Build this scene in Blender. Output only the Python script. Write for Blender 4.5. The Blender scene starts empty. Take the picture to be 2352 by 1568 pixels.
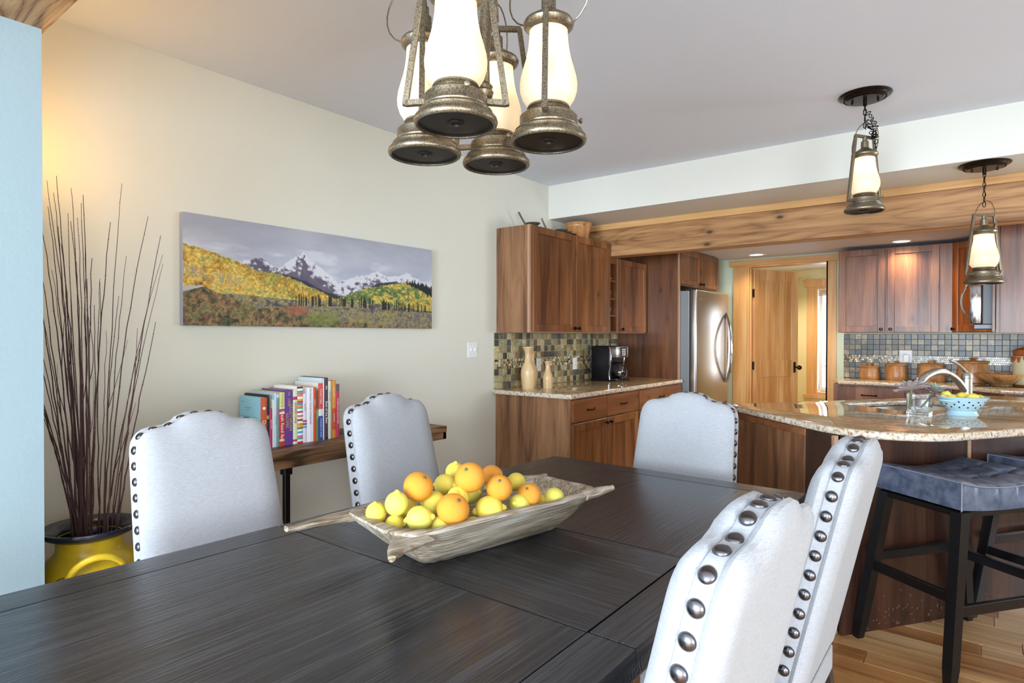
import bpy, bmesh, math, random
import numpy as np
from mathutils import Vector, Matrix, Euler, noise as mnoise
PI = math.pi
R = math.radians
S = bpy.context.scene
C = S.collection
random.seed(7)

# ------------------------------------------------------------------ camera
cd = bpy.data.cameras.new('camera'); cam = bpy.data.objects.new('camera', cd); C.objects.link(cam)
YAW, PITCH, ROLL = R(37.83), R(-.524), R(.085)
fw = Vector((-math.sin(YAW)*math.cos(PITCH), math.cos(YAW)*math.cos(PITCH), math.sin(PITCH)))
rt = Vector((math.cos(YAW), math.sin(YAW), 0)); up = rt.cross(fw)
rt2 = rt*math.cos(ROLL)+up*math.sin(ROLL); up2 = -rt*math.sin(ROLL)+up*math.cos(ROLL)
M = Matrix((rt2, up2, -fw)).transposed().to_4x4(); M.translation = Vector((3.155, 0, 1.345))
cam.matrix_world = M
cd.sensor_width = 36; cd.lens = 36*1409/2352; cd.clip_start = .05
S.camera = cam

# ------------------------------------------------------------------ exposure, world, daylight
S.view_settings.view_transform = 'Standard'; S.view_settings.look = 'None'
S.view_settings.gamma = 1; S.view_settings.use_curve_mapping = False
S.view_settings.exposure = .33
w = bpy.data.worlds.new('world'); S.world = w; w.use_nodes = True
bg = w.node_tree.nodes['Background']; bg.inputs[0].default_value = (.62, .76, 1, 1); bg.inputs[1].default_value = 1.6

def area(name, loc, target, sx, sy, power, col, spread=180):
    l = bpy.data.lights.new(name, 'AREA'); l.shape = 'RECTANGLE'; l.size = sx; l.size_y = sy
    l.energy = power; l.color = col; l.spread = R(spread)
    o = bpy.data.objects.new(name, l); C.objects.link(o); o.location = loc
    o.rotation_euler = (Vector(target)-Vector(loc)).to_track_quat('-Z', 'Y').to_euler(); return o
def point(name, loc, power, col, rad=.03, parent=None):
    l = bpy.data.lights.new(name, 'POINT'); l.energy = power; l.color = col; l.shadow_soft_size = rad
    o = bpy.data.objects.new(name, l); C.objects.link(o); o.location = loc
    if parent: o.parent = parent
    return o
# daylight coming in through the big windows of the open room behind and beside the camera, sky and bright ground
area('window_daylight', (2.9, -5.35, 1.4), (2.9, 0, 4.6), 3.9, 2.0, 740, (.74, .87, 1))
area('window_daylight', (6.1, -1.3, 1.3), (0, .9, 3.6), 2.0, 1.7, 115, (.86, .93, 1))
area('window_daylight', (6.1, 5.9, 1.3), (0, 6.0, 2.2), 1.4, 1.2, 60, (.86, .92, 1))
# daylight through the hall window
area('window_daylight', (1.6, 9.45, 1.3), (1.4, 7, 1.1), .7, 1.4, 20, (.9, .95, 1))

# ------------------------------------------------------------------ material helpers
def mat(name):
    m = bpy.data.materials.new(name); m.use_nodes = True
    nt = m.node_tree; return m, nt, nt.nodes['Principled BSDF']
def setp(b, **k):
    for a, v in k.items():
        i = b.inputs[a.replace('_', ' ')]
        i.default_value = (*v, 1) if isinstance(v, tuple) and len(v) == 3 else v
def N(nt, t, **k):
    n = nt.nodes.new(t)
    for a, v in k.items():
        if a in n.inputs: n.inputs[a].default_value = v
        else: setattr(n, a, v)
    return n
def srgb(r, g, b):
    f = lambda c: (c/255/12.92 if c/255 <= .04045 else ((c/255+.055)/1.055)**2.4)
    return (f(r), f(g), f(b))
def plain(name, col, rough=.5, metal=0., bump=0., bscale=200, coat=0., **k):
    m, nt, b = mat(name); setp(b, Base_Color=col, Roughness=rough, Metallic=metal, Coat_Weight=coat, **k)
    if bump:
        n = N(nt, 'ShaderNodeTexNoise', Scale=bscale, Detail=3.); bp = N(nt, 'ShaderNodeBump', Strength=bump, Distance=.002)
        tc = N(nt, 'ShaderNodeTexCoord'); nt.links.new(tc.outputs['Object'], n.inputs['Vector'])
        nt.links.new(n.outputs['Fac'], bp.inputs['Height']); nt.links.new(bp.outputs['Normal'], b.inputs['Normal'])
    return m
def ramp(nt, stops):
    r = N(nt, 'ShaderNodeValToRGB'); e = r.color_ramp.elements
    while len(e) > 1: e.remove(e[-1])
    e[0].position = stops[0][0]; e[0].color = (*stops[0][1], 1)
    for p, c in stops[1:]:
        q = e.new(p); q.color = (*c, 1)
    return r
def objcoord(nt, scale, rnd=True, rot=(0, 0, 0)):
    tc = N(nt, 'ShaderNodeTexCoord'); mp = N(nt, 'ShaderNodeMapping'); mp.inputs['Scale'].default_value = scale
    mp.inputs['Rotation'].default_value = rot
    if rnd:
        oi = N(nt, 'ShaderNodeObjectInfo'); ml = N(nt, 'ShaderNodeMath', operation='MULTIPLY'); ml.inputs[1].default_value = 37.
        ad = N(nt, 'ShaderNodeVectorMath', operation='ADD')
        nt.links.new(oi.outputs['Random'], ml.inputs[0]); nt.links.new(tc.outputs['Object'], ad.inputs[0]); nt.links.new(ml.outputs[0], ad.inputs[1])
        nt.links.new(ad.outputs[0], mp.inputs['Vector'])
    else: nt.links.new(tc.outputs['Object'], mp.inputs['Vector'])
    return mp
def wood(name, dark, mid, light, axis='Z', rough=.35, knots=0., k=.08, fine=.35, bump=.15, scale=1., coat=0., rings=0., boards=0., spec=.5, grain=1., flat=None):
    """stained timber, grain along one local axis, with optional knots, ring figure and glued boards"""
    m, nt, b = mat(name); L = nt.links
    s = [7*scale]*3; s['XYZ'.index(axis)] = 7*scale*k
    mp = objcoord(nt, s)
    n1 = N(nt, 'ShaderNodeTexNoise', Scale=1., Detail=5., Roughness=.6, Distortion=.6); L.new(mp.outputs[0], n1.inputs['Vector'])
    fac = n1.outputs['Fac']
    s2 = [90*scale]*3; s2['XYZ'.index(axis)] = 3*scale
    mp2 = objcoord(nt, s2); n2 = N(nt, 'ShaderNodeTexNoise', Scale=1., Detail=3.); L.new(mp2.outputs[0], n2.inputs['Vector'])
    mx = N(nt, 'ShaderNodeMath', operation='MULTIPLY_ADD'); L.new(n2.outputs['Fac'], mx.inputs[0]); mx.inputs[1].default_value = fine
    sb = N(nt, 'ShaderNodeMath', operation='SUBTRACT'); L.new(fac, sb.inputs[0]); sb.inputs[1].default_value = fine*.5
    L.new(sb.outputs[0], mx.inputs[2]); fac = mx.outputs[0]
    if rings:
        s3 = [1.]*3; s3['XYZ'.index(axis)] = .16
        mp3 = objcoord(nt, s3); wv = N(nt, 'ShaderNodeTexNoise', Scale=2.6*scale, Detail=1.2, Roughness=.4); L.new(mp3.outputs[0], wv.inputs['Vector'])
        ml = N(nt, 'ShaderNodeMath', operation='MULTIPLY'); L.new(wv.outputs['Fac'], ml.inputs[0]); ml.inputs[1].default_value = 26.
        sn = N(nt, 'ShaderNodeMath', operation='PINGPONG'); L.new(ml.outputs[0], sn.inputs[0]); sn.inputs[1].default_value = 1.
        pw = N(nt, 'ShaderNodeMath', operation='POWER'); L.new(sn.outputs[0], pw.inputs[0]); pw.inputs[1].default_value = 3.
        ma = N(nt, 'ShaderNodeMath', operation='MULTIPLY_ADD'); L.new(pw.outputs[0], ma.inputs[0]); ma.inputs[1].default_value = -rings; L.new(fac, ma.inputs[2]); fac = ma.outputs[0]
    if boards:
        ax = [0, 0, 0]; 
        mp4 = objcoord(nt, (1, 1, 1), rnd=False)
        sx = N(nt, 'ShaderNodeSeparateXYZ'); L.new(mp4.outputs[0], sx.inputs[0])
        ad = N(nt, 'ShaderNodeMath', operation='ADD'); o1, o2 = [q for q in 'XYZ' if q != axis]
        L.new(sx.outputs[o1], ad.inputs[0]); L.new(sx.outputs[o2], ad.inputs[1])
        dv = N(nt, 'ShaderNodeMath', operation='DIVIDE'); L.new(ad.outputs[0], dv.inputs[0]); dv.inputs[1].default_value = boards
        fl = N(nt, 'ShaderNodeMath', operation='FLOOR'); L.new(dv.outputs[0], fl.inputs[0])
        wn = N(nt, 'ShaderNodeTexWhiteNoise'); wn.noise_dimensions = '1D'; L.new(fl.outputs[0], wn.inputs['W'])
        ma = N(nt, 'ShaderNodeMath', operation='MULTIPLY_ADD'); L.new(wn.outputs['Value'], ma.inputs[0]); ma.inputs[1].default_value = .16; L.new(fac, ma.inputs[2]); fac = ma.outputs[0]
        sb2 = N(nt, 'ShaderNodeMath', operation='SUBTRACT'); L.new(fac, sb2.inputs[0]); sb2.inputs[1].default_value = .08; fac = sb2.outputs[0]
    g0 = .5-.22*grain; g1 = .5+.22*grain
    cr = ramp(nt, [(max(0, g0), dark), (.5, mid), (min(1, g1), light)]); L.new(fac, cr.inputs[0]); col = cr.outputs[0]
    if knots:
        s5 = [5.5]*3; s5['XYZ'.index(axis)] = 2.6
        if flat: s5['XYZ'.index(flat)] = 0.
        mp5 = objcoord(nt, s5); vo = N(nt, 'ShaderNodeTexVoronoi', Scale=1.3); L.new(mp5.outputs[0], vo.inputs['Vector'])
        kr = ramp(nt, [(0., (1, 1, 1)), (.06, (.9, .9, .9)), (.10, (.5, .5, .5)), (.15, (.16, .16, .16)), (.26, (0, 0, 0))]); L.new(vo.outputs['Distance'], kr.inputs[0])
        sc_ = N(nt, 'ShaderNodeSeparateColor'); L.new(vo.outputs['Color'], sc_.inputs[0]); gt = N(nt, 'ShaderNodeMath', operation='GREATER_THAN'); L.new(sc_.outputs[0], gt.inputs[0]); gt.inputs[1].default_value = .45
        k2 = N(nt, 'ShaderNodeMath', operation='MULTIPLY'); L.new(kr.outputs[0], k2.inputs[0]); L.new(gt.outputs[0], k2.inputs[1]); kr = k2
        ml = N(nt, 'ShaderNodeMath', operation='MULTIPLY'); L.new(kr.outputs[0], ml.inputs[0]); ml.inputs[1].default_value = knots
        mix = N(nt, 'ShaderNodeMixRGB'); L.new(ml.outputs[0], mix.inputs[0]); L.new(col, mix.inputs[1])
        mix.inputs[2].default_value = (dark[0]*.25, dark[1]*.22, dark[2]*.22, 1); col = mix.outputs[0]
    L.new(col, b.inputs['Base Color'])
    bp = N(nt, 'ShaderNodeBump', Strength=bump, Distance=.002); L.new(n2.outputs['Fac'], bp.inputs['Height']); L.new(bp.outputs['Normal'], b.inputs['Normal'])
    setp(b, Roughness=rough, Coat_Weight=coat, Coat_Roughness=.12, Specular_IOR_Level=spec)
    return m
def paint(name, col, rough=.85, bump=.25):
    return plain(name, col, rough, bump=bump, bscale=70)

WALL = paint('cream_wall_paint', srgb(222, 220, 206)); CEIL = paint('ceiling_paint', srgb(226, 232, 243)); SOFF = paint('soffit_paint', srgb(224, 223, 214))
BLUEW = paint('pale_blue_wall_paint', srgb(146, 165, 172)); HALLW = paint('hall_wall_paint', srgb(226, 216, 168)); KWALL = paint('kitchen_wall_paint', srgb(206, 214, 188))
WHITE = plain('white_plastic', srgb(238, 238, 236), .4)
ALD = wood('stained_alder', srgb(76, 42, 22), srgb(124, 76, 42), srgb(156, 102, 60), 'Z', .3, knots=.75, boards=.11, coat=.15, flat='X')
ALDX = wood('stained_alder_level', srgb(76, 42, 22), srgb(122, 74, 40), srgb(152, 98, 58), 'Y', .3, knots=.6, coat=.15, flat='X')
ALDP = wood('stained_alder_side', srgb(96, 62, 38), srgb(138, 98, 66), srgb(160, 118, 84), 'Z', .45, rings=.10, scale=1.3)
ALDE = wood('stained_alder_edge', srgb(150, 110, 84), srgb(172, 132, 104), srgb(190, 152, 124), 'Z', .4)
ALDD = wood('dark_alder_panel', srgb(32, 16, 12), srgb(60, 34, 24), srgb(82, 50, 36), 'Z', .3, knots=.7, boards=.1)
ALDR = wood('kitchen_alder', srgb(80, 44, 26), srgb(128, 80, 50), srgb(158, 108, 74), 'Z', .36, knots=.7, boards=.09, coat=.05, flat='Y')
BEAM = wood('knotty_pine_beam', srgb(124, 80, 44), srgb(178, 132, 84), srgb(200, 158, 108), 'X', .6, knots=1., rings=.11, scale=1.7, k=.035, flat='Y')
BEAM2 = wood('pine_trim_board', srgb(176, 124, 66), srgb(206, 158, 98), srgb(222, 178, 120), 'X', .5, scale=.8)
PINE = wood('clear_pine_trim', srgb(186, 128, 66), srgb(214, 162, 98), srgb(230, 186, 126), 'Z', .4, scale=.8, fine=.2)
PINEX = wood('clear_pine_trim_level', srgb(186, 128, 66), srgb(214, 162, 98), srgb(230, 186, 126), 'X', .4, scale=.8, fine=.2)
PINED = wood('pine_door_wood', srgb(170, 112, 60), srgb(206, 154, 100), srgb(232, 196, 150), 'Z', .3, boards=.1, coat=.3)
BLK = wood('black_stained_oak', srgb(15, 16, 20), srgb(28, 30, 36), srgb(52, 54, 61), 'Y', .27, k=.03, fine=1.0, bump=.75, scale=1.6, spec=.75)
BLKX = wood('black_stained_oak_across', srgb(15, 16, 20), srgb(27, 29, 34), srgb(50, 52, 58), 'X', .27, k=.03, fine=1.0, bump=.75, scale=1.6, spec=.75)
BLKS = plain('black_lacquer', srgb(10, 10, 13), .3)
CONS = wood('rustic_console_wood', srgb(58, 38, 20), srgb(128, 92, 60), srgb(164, 126, 86), 'Y', .5, rings=.35, scale=1.4)
BOWLW = wood('weathered_dough_bowl', srgb(104, 86, 62), srgb(158, 142, 120), srgb(198, 188, 174), 'Y', .8, k=.25, fine=.9, bump=1., scale=2.2)
VASEW = wood('pale_turned_wood', srgb(188, 146, 96), srgb(218, 186, 138), srgb(232, 204, 158), 'Z', .3, knots=.5, scale=2)
CANW = wood('honey_turned_wood', srgb(150, 96, 50), srgb(190, 136, 84), srgb(212, 162, 110), 'Z', .3, boards=.04, scale=2)
TWIG = plain('dark_red_twig_bark', srgb(66, 38, 34), .7)
STEEL = plain('brushed_steel', srgb(190, 186, 180), .28, 1.); STEELM = plain('mirror_steel', srgb(200, 200, 204), .12, 1.)
GREYM = plain('grey_fridge_side', srgb(132, 138, 142), .5)
IRON = plain('black_iron', srgb(34, 30, 30), .4, .8); DARKK = plain('dark_bronze_hardware', srgb(40, 34, 32), .3, .9)
NAIL = plain('gunmetal_nailhead', srgb(112, 110, 114), .24, 1.)
BLKP = plain('black_plastic', srgb(14, 16, 24), .3); SLOT = plain('dark_slot', (.01, .01, .01), .6)

def metal_speckle(name, c1, c2, rough=.38):
    m, nt, b = mat(name); mp = objcoord(nt, (1, 1, 1)); n = N(nt, 'ShaderNodeTexNoise', Scale=260., Detail=3., Roughness=.7); nt.links.new(mp.outputs[0], n.inputs[0])
    cr = ramp(nt, [(.36, c1), (.56, c2)]); nt.links.new(n.outputs['Fac'], cr.inputs[0]); nt.links.new(cr.outputs[0], b.inputs['Base Color'])
    setp(b, Metallic=.85, Roughness=rough); return m
BRONZE = metal_speckle('aged_bronze', srgb(92, 82, 70), srgb(150, 138, 116))
def granite(name, angle):
    m, nt, b = mat(name); L = nt.links
    mp = objcoord(nt, (2.2, 14, 8), rnd=False, rot=(0, 0, angle)); n = N(nt, 'ShaderNodeTexNoise', Scale=1.3, Detail=8., Roughness=.65, Distortion=1.2); L.new(mp.outputs[0], n.inputs['Vector'])
    cr = ramp(nt, [(.30, srgb(84, 50, 26)), (.40, srgb(140, 88, 44)), (.46, srgb(182, 142, 84)), (.52, srgb(212, 188, 138)), (.57, srgb(166, 122, 70)), (.64, srgb(196, 168, 118)), (.72, srgb(110, 98, 70))]); L.new(n.outputs['Fac'], cr.inputs[0])
    mp2 = objcoord(nt, (1, 1, 1), rnd=False); v = N(nt, 'ShaderNodeTexNoise', Scale=60., Detail=6., Roughness=.75); L.new(mp2.outputs[0], v.inputs['Vector'])
    c2 = ramp(nt, [(.34, srgb(70, 50, 40)), (.41, srgb(160, 110, 66)), (.47, srgb(206, 196, 178)), (.62, srgb(226, 224, 218))]); L.new(v.outputs['Fac'], c2.inputs[0])
    ge = N(nt, 'ShaderNodeNewGeometry'); sx = N(nt, 'ShaderNodeSeparateXYZ'); L.new(ge.outputs['Normal'], sx.inputs[0])
    ab = N(nt, 'ShaderNodeMath', operation='ABSOLUTE'); L.new(sx.outputs['Z'], ab.inputs[0])
    mr = N(nt, 'ShaderNodeMapRange'); L.new(ab.outputs[0], mr.inputs[0]); mr.inputs[1].default_value = .6; mr.inputs[2].default_value = .95; mr.inputs[3].default_value = .85; mr.inputs[4].default_value = .22
    mx = N(nt, 'ShaderNodeMixRGB'); L.new(mr.outputs[0], mx.inputs[0]); L.new(cr.outputs[0], mx.inputs[1]); L.new(c2.outputs[0], mx.inputs[2])  # daylight on the edges put into the colour: upright faces mix in paler speckle
    L.new(mx.outputs[0], b.inputs['Base Color']); setp(b, Roughness=.05, Specular_IOR_Level=.55); return m
GRAN = granite('polished_granite', R(20)); GRAN2 = granite('polished_granite_run', R(70))
def slate(i, col):
    m, nt, b = mat('slate_tile_%d' % i); mp = objcoord(nt, (1, 1, 1)); n = N(nt, 'ShaderNodeTexNoise', Scale=24., Detail=4., Distortion=1.5); nt.links.new(mp.outputs[0], n.inputs[0])
    c = srgb(*col); cr = ramp(nt, [(.3, tuple(x*.55 for x in c)), (.5, c), (.7, tuple(min(1, x*1.35) for x in c))]); nt.links.new(n.outputs['Fac'], cr.inputs[0]); nt.links.new(cr.outputs[0], b.inputs['Base Color'])
    setp(b, Roughness=.35); return m
TL = [slate(i, c) for i, c in enumerate([(172, 160, 116), (158, 142, 98), (112, 106, 90), (78, 74, 64), (196, 180, 136), (146, 122, 84), (120, 96, 64), (188, 176, 138), (162, 156, 120), (98, 98, 92)])]
TR = [slate(20+i, c) for i, c in enumerate([(110, 98, 78), (84, 84, 80), (68, 72, 76), (152, 138, 112), (98, 88, 70), (132, 118, 94), (80, 74, 62), (172, 160, 136), (100, 98, 86), (124, 108, 84)])]
MINI = [plain('mini_tile_%d' % i, srgb(*c), .2) for i, c in enumerate([(236, 228, 208), (60, 46, 32), (150, 136, 96), (184, 168, 124), (96, 74, 46)])]
GROUT = plain('grout', srgb(188, 178, 146), .9); GROUT2 = plain('grout_dark', srgb(120, 104, 76), .9)
def fabric():
    m, nt, b = mat('ivory_linen'); L = nt.links; mp = objcoord(nt, (1, 1, 1), rnd=False)
    a = N(nt, 'ShaderNodeTexNoise', Scale=1., Detail=2.); mpa = objcoord(nt, (900, 900, 60), rnd=False); L.new(mpa.outputs[0], a.inputs['Vector'])
    c = N(nt, 'ShaderNodeTexNoise', Scale=1., Detail=2.); mpc = objcoord(nt, (60, 60, 900), rnd=False); L.new(mpc.outputs[0], c.inputs['Vector'])
    ad = N(nt, 'ShaderNodeMath', operation='ADD'); L.new(a.outputs['Fac'], ad.inputs[0]); L.new(c.outputs['Fac'], ad.inputs[1])
    bp = N(nt, 'ShaderNodeBump', Strength=.22, Distance=.001); L.new(ad.outputs[0], bp.inputs['Height']); L.new(bp.outputs[0], b.inputs['Normal'])
    cr = ramp(nt, [(.35, srgb(156, 158, 163)), (.65, srgb(184, 185, 188))]); hf = N(nt, 'ShaderNodeMath', operation='MULTIPLY'); hf.inputs[1].default_value = .5
    L.new(ad.outputs[0], hf.inputs[0]); L.new(hf.outputs[0], cr.inputs[0]); L.new(cr.outputs[0], b.inputs['Base Color'])
    setp(b, Roughness=.95, Sheen_Weight=.15, Specular_IOR_Level=.2); return m
LINEN = fabric()
def mottled(name, c1, c2, rough, sc=18., bump=0.):
    m, nt, b = mat(name); mp = objcoord(nt, (1, 1, 1)); n = N(nt, 'ShaderNodeTexNoise', Scale=sc, Detail=5., Roughness=.6); nt.links.new(mp.outputs[0], n.inputs[0])
    cr = ramp(nt, [(.35, c1), (.65, c2)]); nt.links.new(n.outputs['Fac'], cr.inputs[0]); nt.links.new(cr.outputs[0], b.inputs['Base Color']); setp(b, Roughness=rough)
    if bump:
        bp = N(nt, 'ShaderNodeBump', Strength=bump, Distance=.002); nt.links.new(n.outputs['Fac'], bp.inputs['Height']); nt.links.new(bp.outputs[0], b.inputs['Normal'])
    return m
LEATH = mottled('blue_grey_leather', srgb(52, 64, 84), srgb(98, 104, 122), .34)
YEL = mottled('worn_yellow_enamel', srgb(196, 160, 24), srgb(224, 192, 48), .3, 6.)
NAVY = mottled('glossy_navy_black_enamel', srgb(14, 18, 30), srgb(36, 42, 56), .2, 10.)
LEMON = mottled('lemon_peel', srgb(240, 214, 70), srgb(250, 228, 104), .38, 90., .5)
LEMG = mottled('greenish_lemon_peel', srgb(226, 214, 84), srgb(240, 228, 112), .38, 90., .5)
ORANGE = mottled('orange_peel', srgb(236, 150, 36), srgb(246, 168, 56), .34, 120., .6)
STEMM = plain('green_stem', srgb(86, 104, 84), .7)
COLAN = plain('pale_blue_enamel', srgb(176, 212, 226), .15, coat=.5)
def glass(name, rough=0., ior=1.45, col=(1, 1, 1)):
    m, nt, b = mat(name); setp(b, Base_Color=col, Roughness=rough, Transmission_Weight=1., IOR=ior); return m
GLASS = glass('clear_glass')
def frosted():
    m, nt, b = mat('frosted_glass'); nt.nodes.remove(b); o = nt.nodes['Material Output']
    t = N(nt, 'ShaderNodeBsdfTranslucent'); t.inputs[0].default_value = (1, .94, .82, 1)
    d = N(nt, 'ShaderNodeBsdfDiffuse'); d.inputs[0].default_value = (.9, .88, .82, 1); g = N(nt, 'ShaderNodeBsdfGlossy', Roughness=.25)
    a = N(nt, 'ShaderNodeMixShader', Fac=.35); c = N(nt, 'ShaderNodeMixShader', Fac=.05)
    nt.links.new(t.outputs[0], a.inputs[1]); nt.links.new(d.outputs[0], a.inputs[2]); nt.links.new(a.outputs[0], c.inputs[1]); nt.links.new(g.outputs[0], c.inputs[2]); nt.links.new(c.outputs[0], o.inputs[0]); return m
FROST = frosted()
def emit(name, col, s):
    m, nt, b = mat(name); setp(b, Base_Color=(0, 0, 0), Emission_Color=col, Emission_Strength=s); return m
LED = emit('lit_lens', (1, .93, .8), 3.); BULB = emit('lit_bulb', (1, .9, .7), 12.)

# ------------------------------------------------------------------ mesh helpers
def bm_new(): return bmesh.new()
def absorb(bm, t, mtx=None):
    if mtx is not None:
        bmesh.ops.transform(t, matrix=mtx, verts=t.verts)
        if mtx.determinant() < 0: bmesh.ops.reverse_faces(t, faces=t.faces)
    me = bpy.data.meshes.new('tmp'); t.to_mesh(me); t.free(); bm.from_mesh(me); bpy.data.meshes.remove(me); return bm
def bx(bm, x0, x1, y0, y1, z0, z1, bev=0., mtx=None, seg=1):
    t = bmesh.new(); bmesh.ops.create_cube(t, size=1)
    for v in t.verts: v.co = Vector(((x0+x1)/2+v.co.x*(x1-x0), (y0+y1)/2+v.co.y*(y1-y0), (z0+z1)/2+v.co.z*(z1-z0)))
    if bev: bmesh.ops.bevel(t, geom=t.edges[:], offset=bev, segments=seg, affect='EDGES', profile=.5)
    return absorb(bm, t, mtx)
def prism(bm, pts, z0, z1, mtx=None, bev=0., seg=2):
    t = bmesh.new(); a = [t.verts.new((x, y, z0)) for x, y in pts]; b = [t.verts.new((x, y, z1)) for x, y in pts]; n = len(pts)
    t.faces.new(a[::-1]); t.faces.new(b)
    for i in range(n): t.faces.new((a[i], a[(i+1) % n], b[(i+1) % n], b[i]))
    bmesh.ops.recalc_face_normals(t, faces=t.faces)
    if bev: bmesh.ops.bevel(t, geom=t.edges[:], offset=bev, segments=seg, affect='EDGES', profile=.5)
    return absorb(bm, t, mtx)
def lathe(bm, prof, seg=32, mtx=None, cap=True):
    t = bmesh.new(); rings = []
    for r, z in prof:
        if r < 1e-5: rings.append([t.verts.new((0, 0, z))])
        else: rings.append([t.verts.new((r*math.cos(2*PI*i/seg), r*math.sin(2*PI*i/seg), z)) for i in range(seg)])
    for a, b in zip(rings, rings[1:]):
        for i in range(seg):
            j = (i+1) % seg
            if len(a) == 1 and len(b) == 1: continue
            if len(a) == 1: t.faces.new((a[0], b[j], b[i]))
            elif len(b) == 1: t.faces.new((a[i], a[j], b[0]))
            else: t.faces.new((a[i], a[j], b[j], b[i]))
    if cap:
        for q, f in ((rings[0], 1), (rings[-1], 0)):
            if len(q) > 1: t.faces.new(q[::-1] if f else q)
    bmesh.ops.recalc_face_normals(t, faces=t.faces)
    return absorb(bm, t, mtx)
def tube(bm, pts, rad, seg=8, closed=False, mtx=None):
    t = bmesh.new(); P = [Vector(p) for p in pts]; n = len(P)
    rr = rad if isinstance(rad, (list, tuple)) else [rad]*n
    rings = []; prev = None
    for i in range(n):
        if closed: d = P[(i+1) % n]-P[i-1]
        else: d = P[min(i+1, n-1)]-P[max(i-1, 0)]
        d.normalize()
        if prev is None:
            a = Vector((0, 0, 1)) if abs(d.z) < .9 else Vector((1, 0, 0)); u = d.cross(a).normalized()
        else: u = (prev-d*prev.dot(d)).normalized()
        prev = u; v = d.cross(u)
        rings.append([t.verts.new(P[i]+(u*math.cos(2*PI*k/seg)+v*math.sin(2*PI*k/seg))*rr[i]) for k in range(seg)])
    for i in range(n if closed else n-1):
        a, b = rings[i], rings[(i+1) % n]
        for k in range(seg): t.faces.new((a[k], a[(k+1) % seg], b[(k+1) % seg], b[k]))
    if not closed: t.faces.new(rings[0][::-1]); t.faces.new(rings[-1])
    bmesh.ops.recalc_face_normals(t, faces=t.faces)
    return absorb(bm, t, mtx)
def bar(bm, p, q, a, b=None, bev=0., spin=0.):
    """square bar between two points"""
    b = b or a; p, q = Vector(p), Vector(q); d = q-p
    m = Matrix.Translation(p) @ d.to_track_quat('Z', 'Y').to_matrix().to_4x4() @ Matrix.Rotation(spin, 4, 'Z')
    return bx(bm, -a/2, a/2, -b/2, b/2, 0, d.length, bev, m)
def bez(ps, n):
    out = []
    for i in range(n+1):
        t = i/n; q = [Vector(p) for p in ps]
        while len(q) > 1: q = [q[k].lerp(q[k+1], t) for k in range(len(q)-1)]
        out.append(q[0])
    return out
def T(x=0, y=0, z=0, rz=0, rx=0, ry=0, s=1.):
    return Matrix.Translation((x, y, z)) @ Euler((rx, ry, rz)).to_matrix().to_4x4() @ Matrix.Scale(s, 4)

ROOTM = {}
def mesh(name, bm, m, smooth=35, mats=None):
    me = bpy.data.meshes.new(name); bm.to_mesh(me); bm.free()
    for q in (mats or [m]): me.materials.append(q)
    if smooth:
        me.polygons.foreach_set('use_smooth', [True]*len(me.polygons)); me.set_sharp_from_angle(angle=R(smooth))
    return me
def rootm(o):
    while o.parent: o = o.parent
    return ROOTM.get(o.name, Matrix.Identity(4))
def part(name, bm, m, parent, world=False, smooth=35, label=None, mats=None):
    if world: bmesh.ops.transform(bm, matrix=rootm(parent).inverted(), verts=bm.verts)
    o = bpy.data.objects.new(name, mesh(name, bm, m, smooth, mats)); C.objects.link(o); o.parent = parent
    if label: o['label'] = label
    return o
def piece(name, me, parent, mtx=None, world=False):
    o = bpy.data.objects.new(name, me); C.objects.link(o); o.parent = parent
    if mtx is not None: o.matrix_local = (rootm(parent).inverted() @ mtx) if world else mtx
    return o
def thing(name, label, cat, loc=(0, 0, 0), rz=0., group=None):
    o = bpy.data.objects.new(name, None); C.objects.link(o); o.location = loc; o.rotation_euler = (0, 0, rz); o.empty_display_size = .05
    o['label'] = label; o['category'] = cat
    if group: o['group'] = group
    ROOTM[o.name] = T(*loc, rz); return o
def solo(name, bm, m, label, cat, loc=(0, 0, 0), rz=0., group=None, smooth=35, mats=None):
    o = bpy.data.objects.new(name, mesh(name, bm, m, smooth, mats)); C.objects.link(o); o.location = loc; o.rotation_euler = (0, 0, rz)
    o['label'] = label; o['category'] = cat
    if group: o['group'] = group
    ROOTM[o.name] = T(*loc, rz); return o
def struct(name, bm, m, label=None, cat=None, smooth=30):
    o = bpy.data.objects.new(name, mesh(name, bm, m, smooth)); C.objects.link(o); o['kind'] = 'structure'
    if label: o['label'] = label
    if cat: o['category'] = cat
    return o
def sbox(name, m, label, cat, *boxes):
    bm = bmesh.new()
    for b in boxes: bx(bm, *b)
    return struct(name, bm, m, label, cat)
def copy_tree(o, parent=None, loc=None, rz=None, label=None):
    c = o.copy(); C.objects.link(c); c.parent = parent
    if loc is not None: c.location = loc; c.rotation_euler = (0, 0, rz or 0); ROOTM[c.name] = T(*loc, rz or 0)
    if label: c['label'] = label
    for ch in list(o.children): copy_tree(ch, c)
    return c
def text_mesh(s, size, align='CENTER', ext=.0004):
    cu = bpy.data.curves.new('lettering', 'FONT'); cu.body = s; cu.size = size; cu.align_x = align; cu.align_y = 'CENTER'; cu.extrude = ext; cu.resolution_u = 2
    ob = bpy.data.objects.new('lettering', cu); C.objects.link(ob)
    me = bpy.data.meshes.new_from_object(ob); bpy.data.objects.remove(ob); bpy.data.curves.remove(cu); return me
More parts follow.
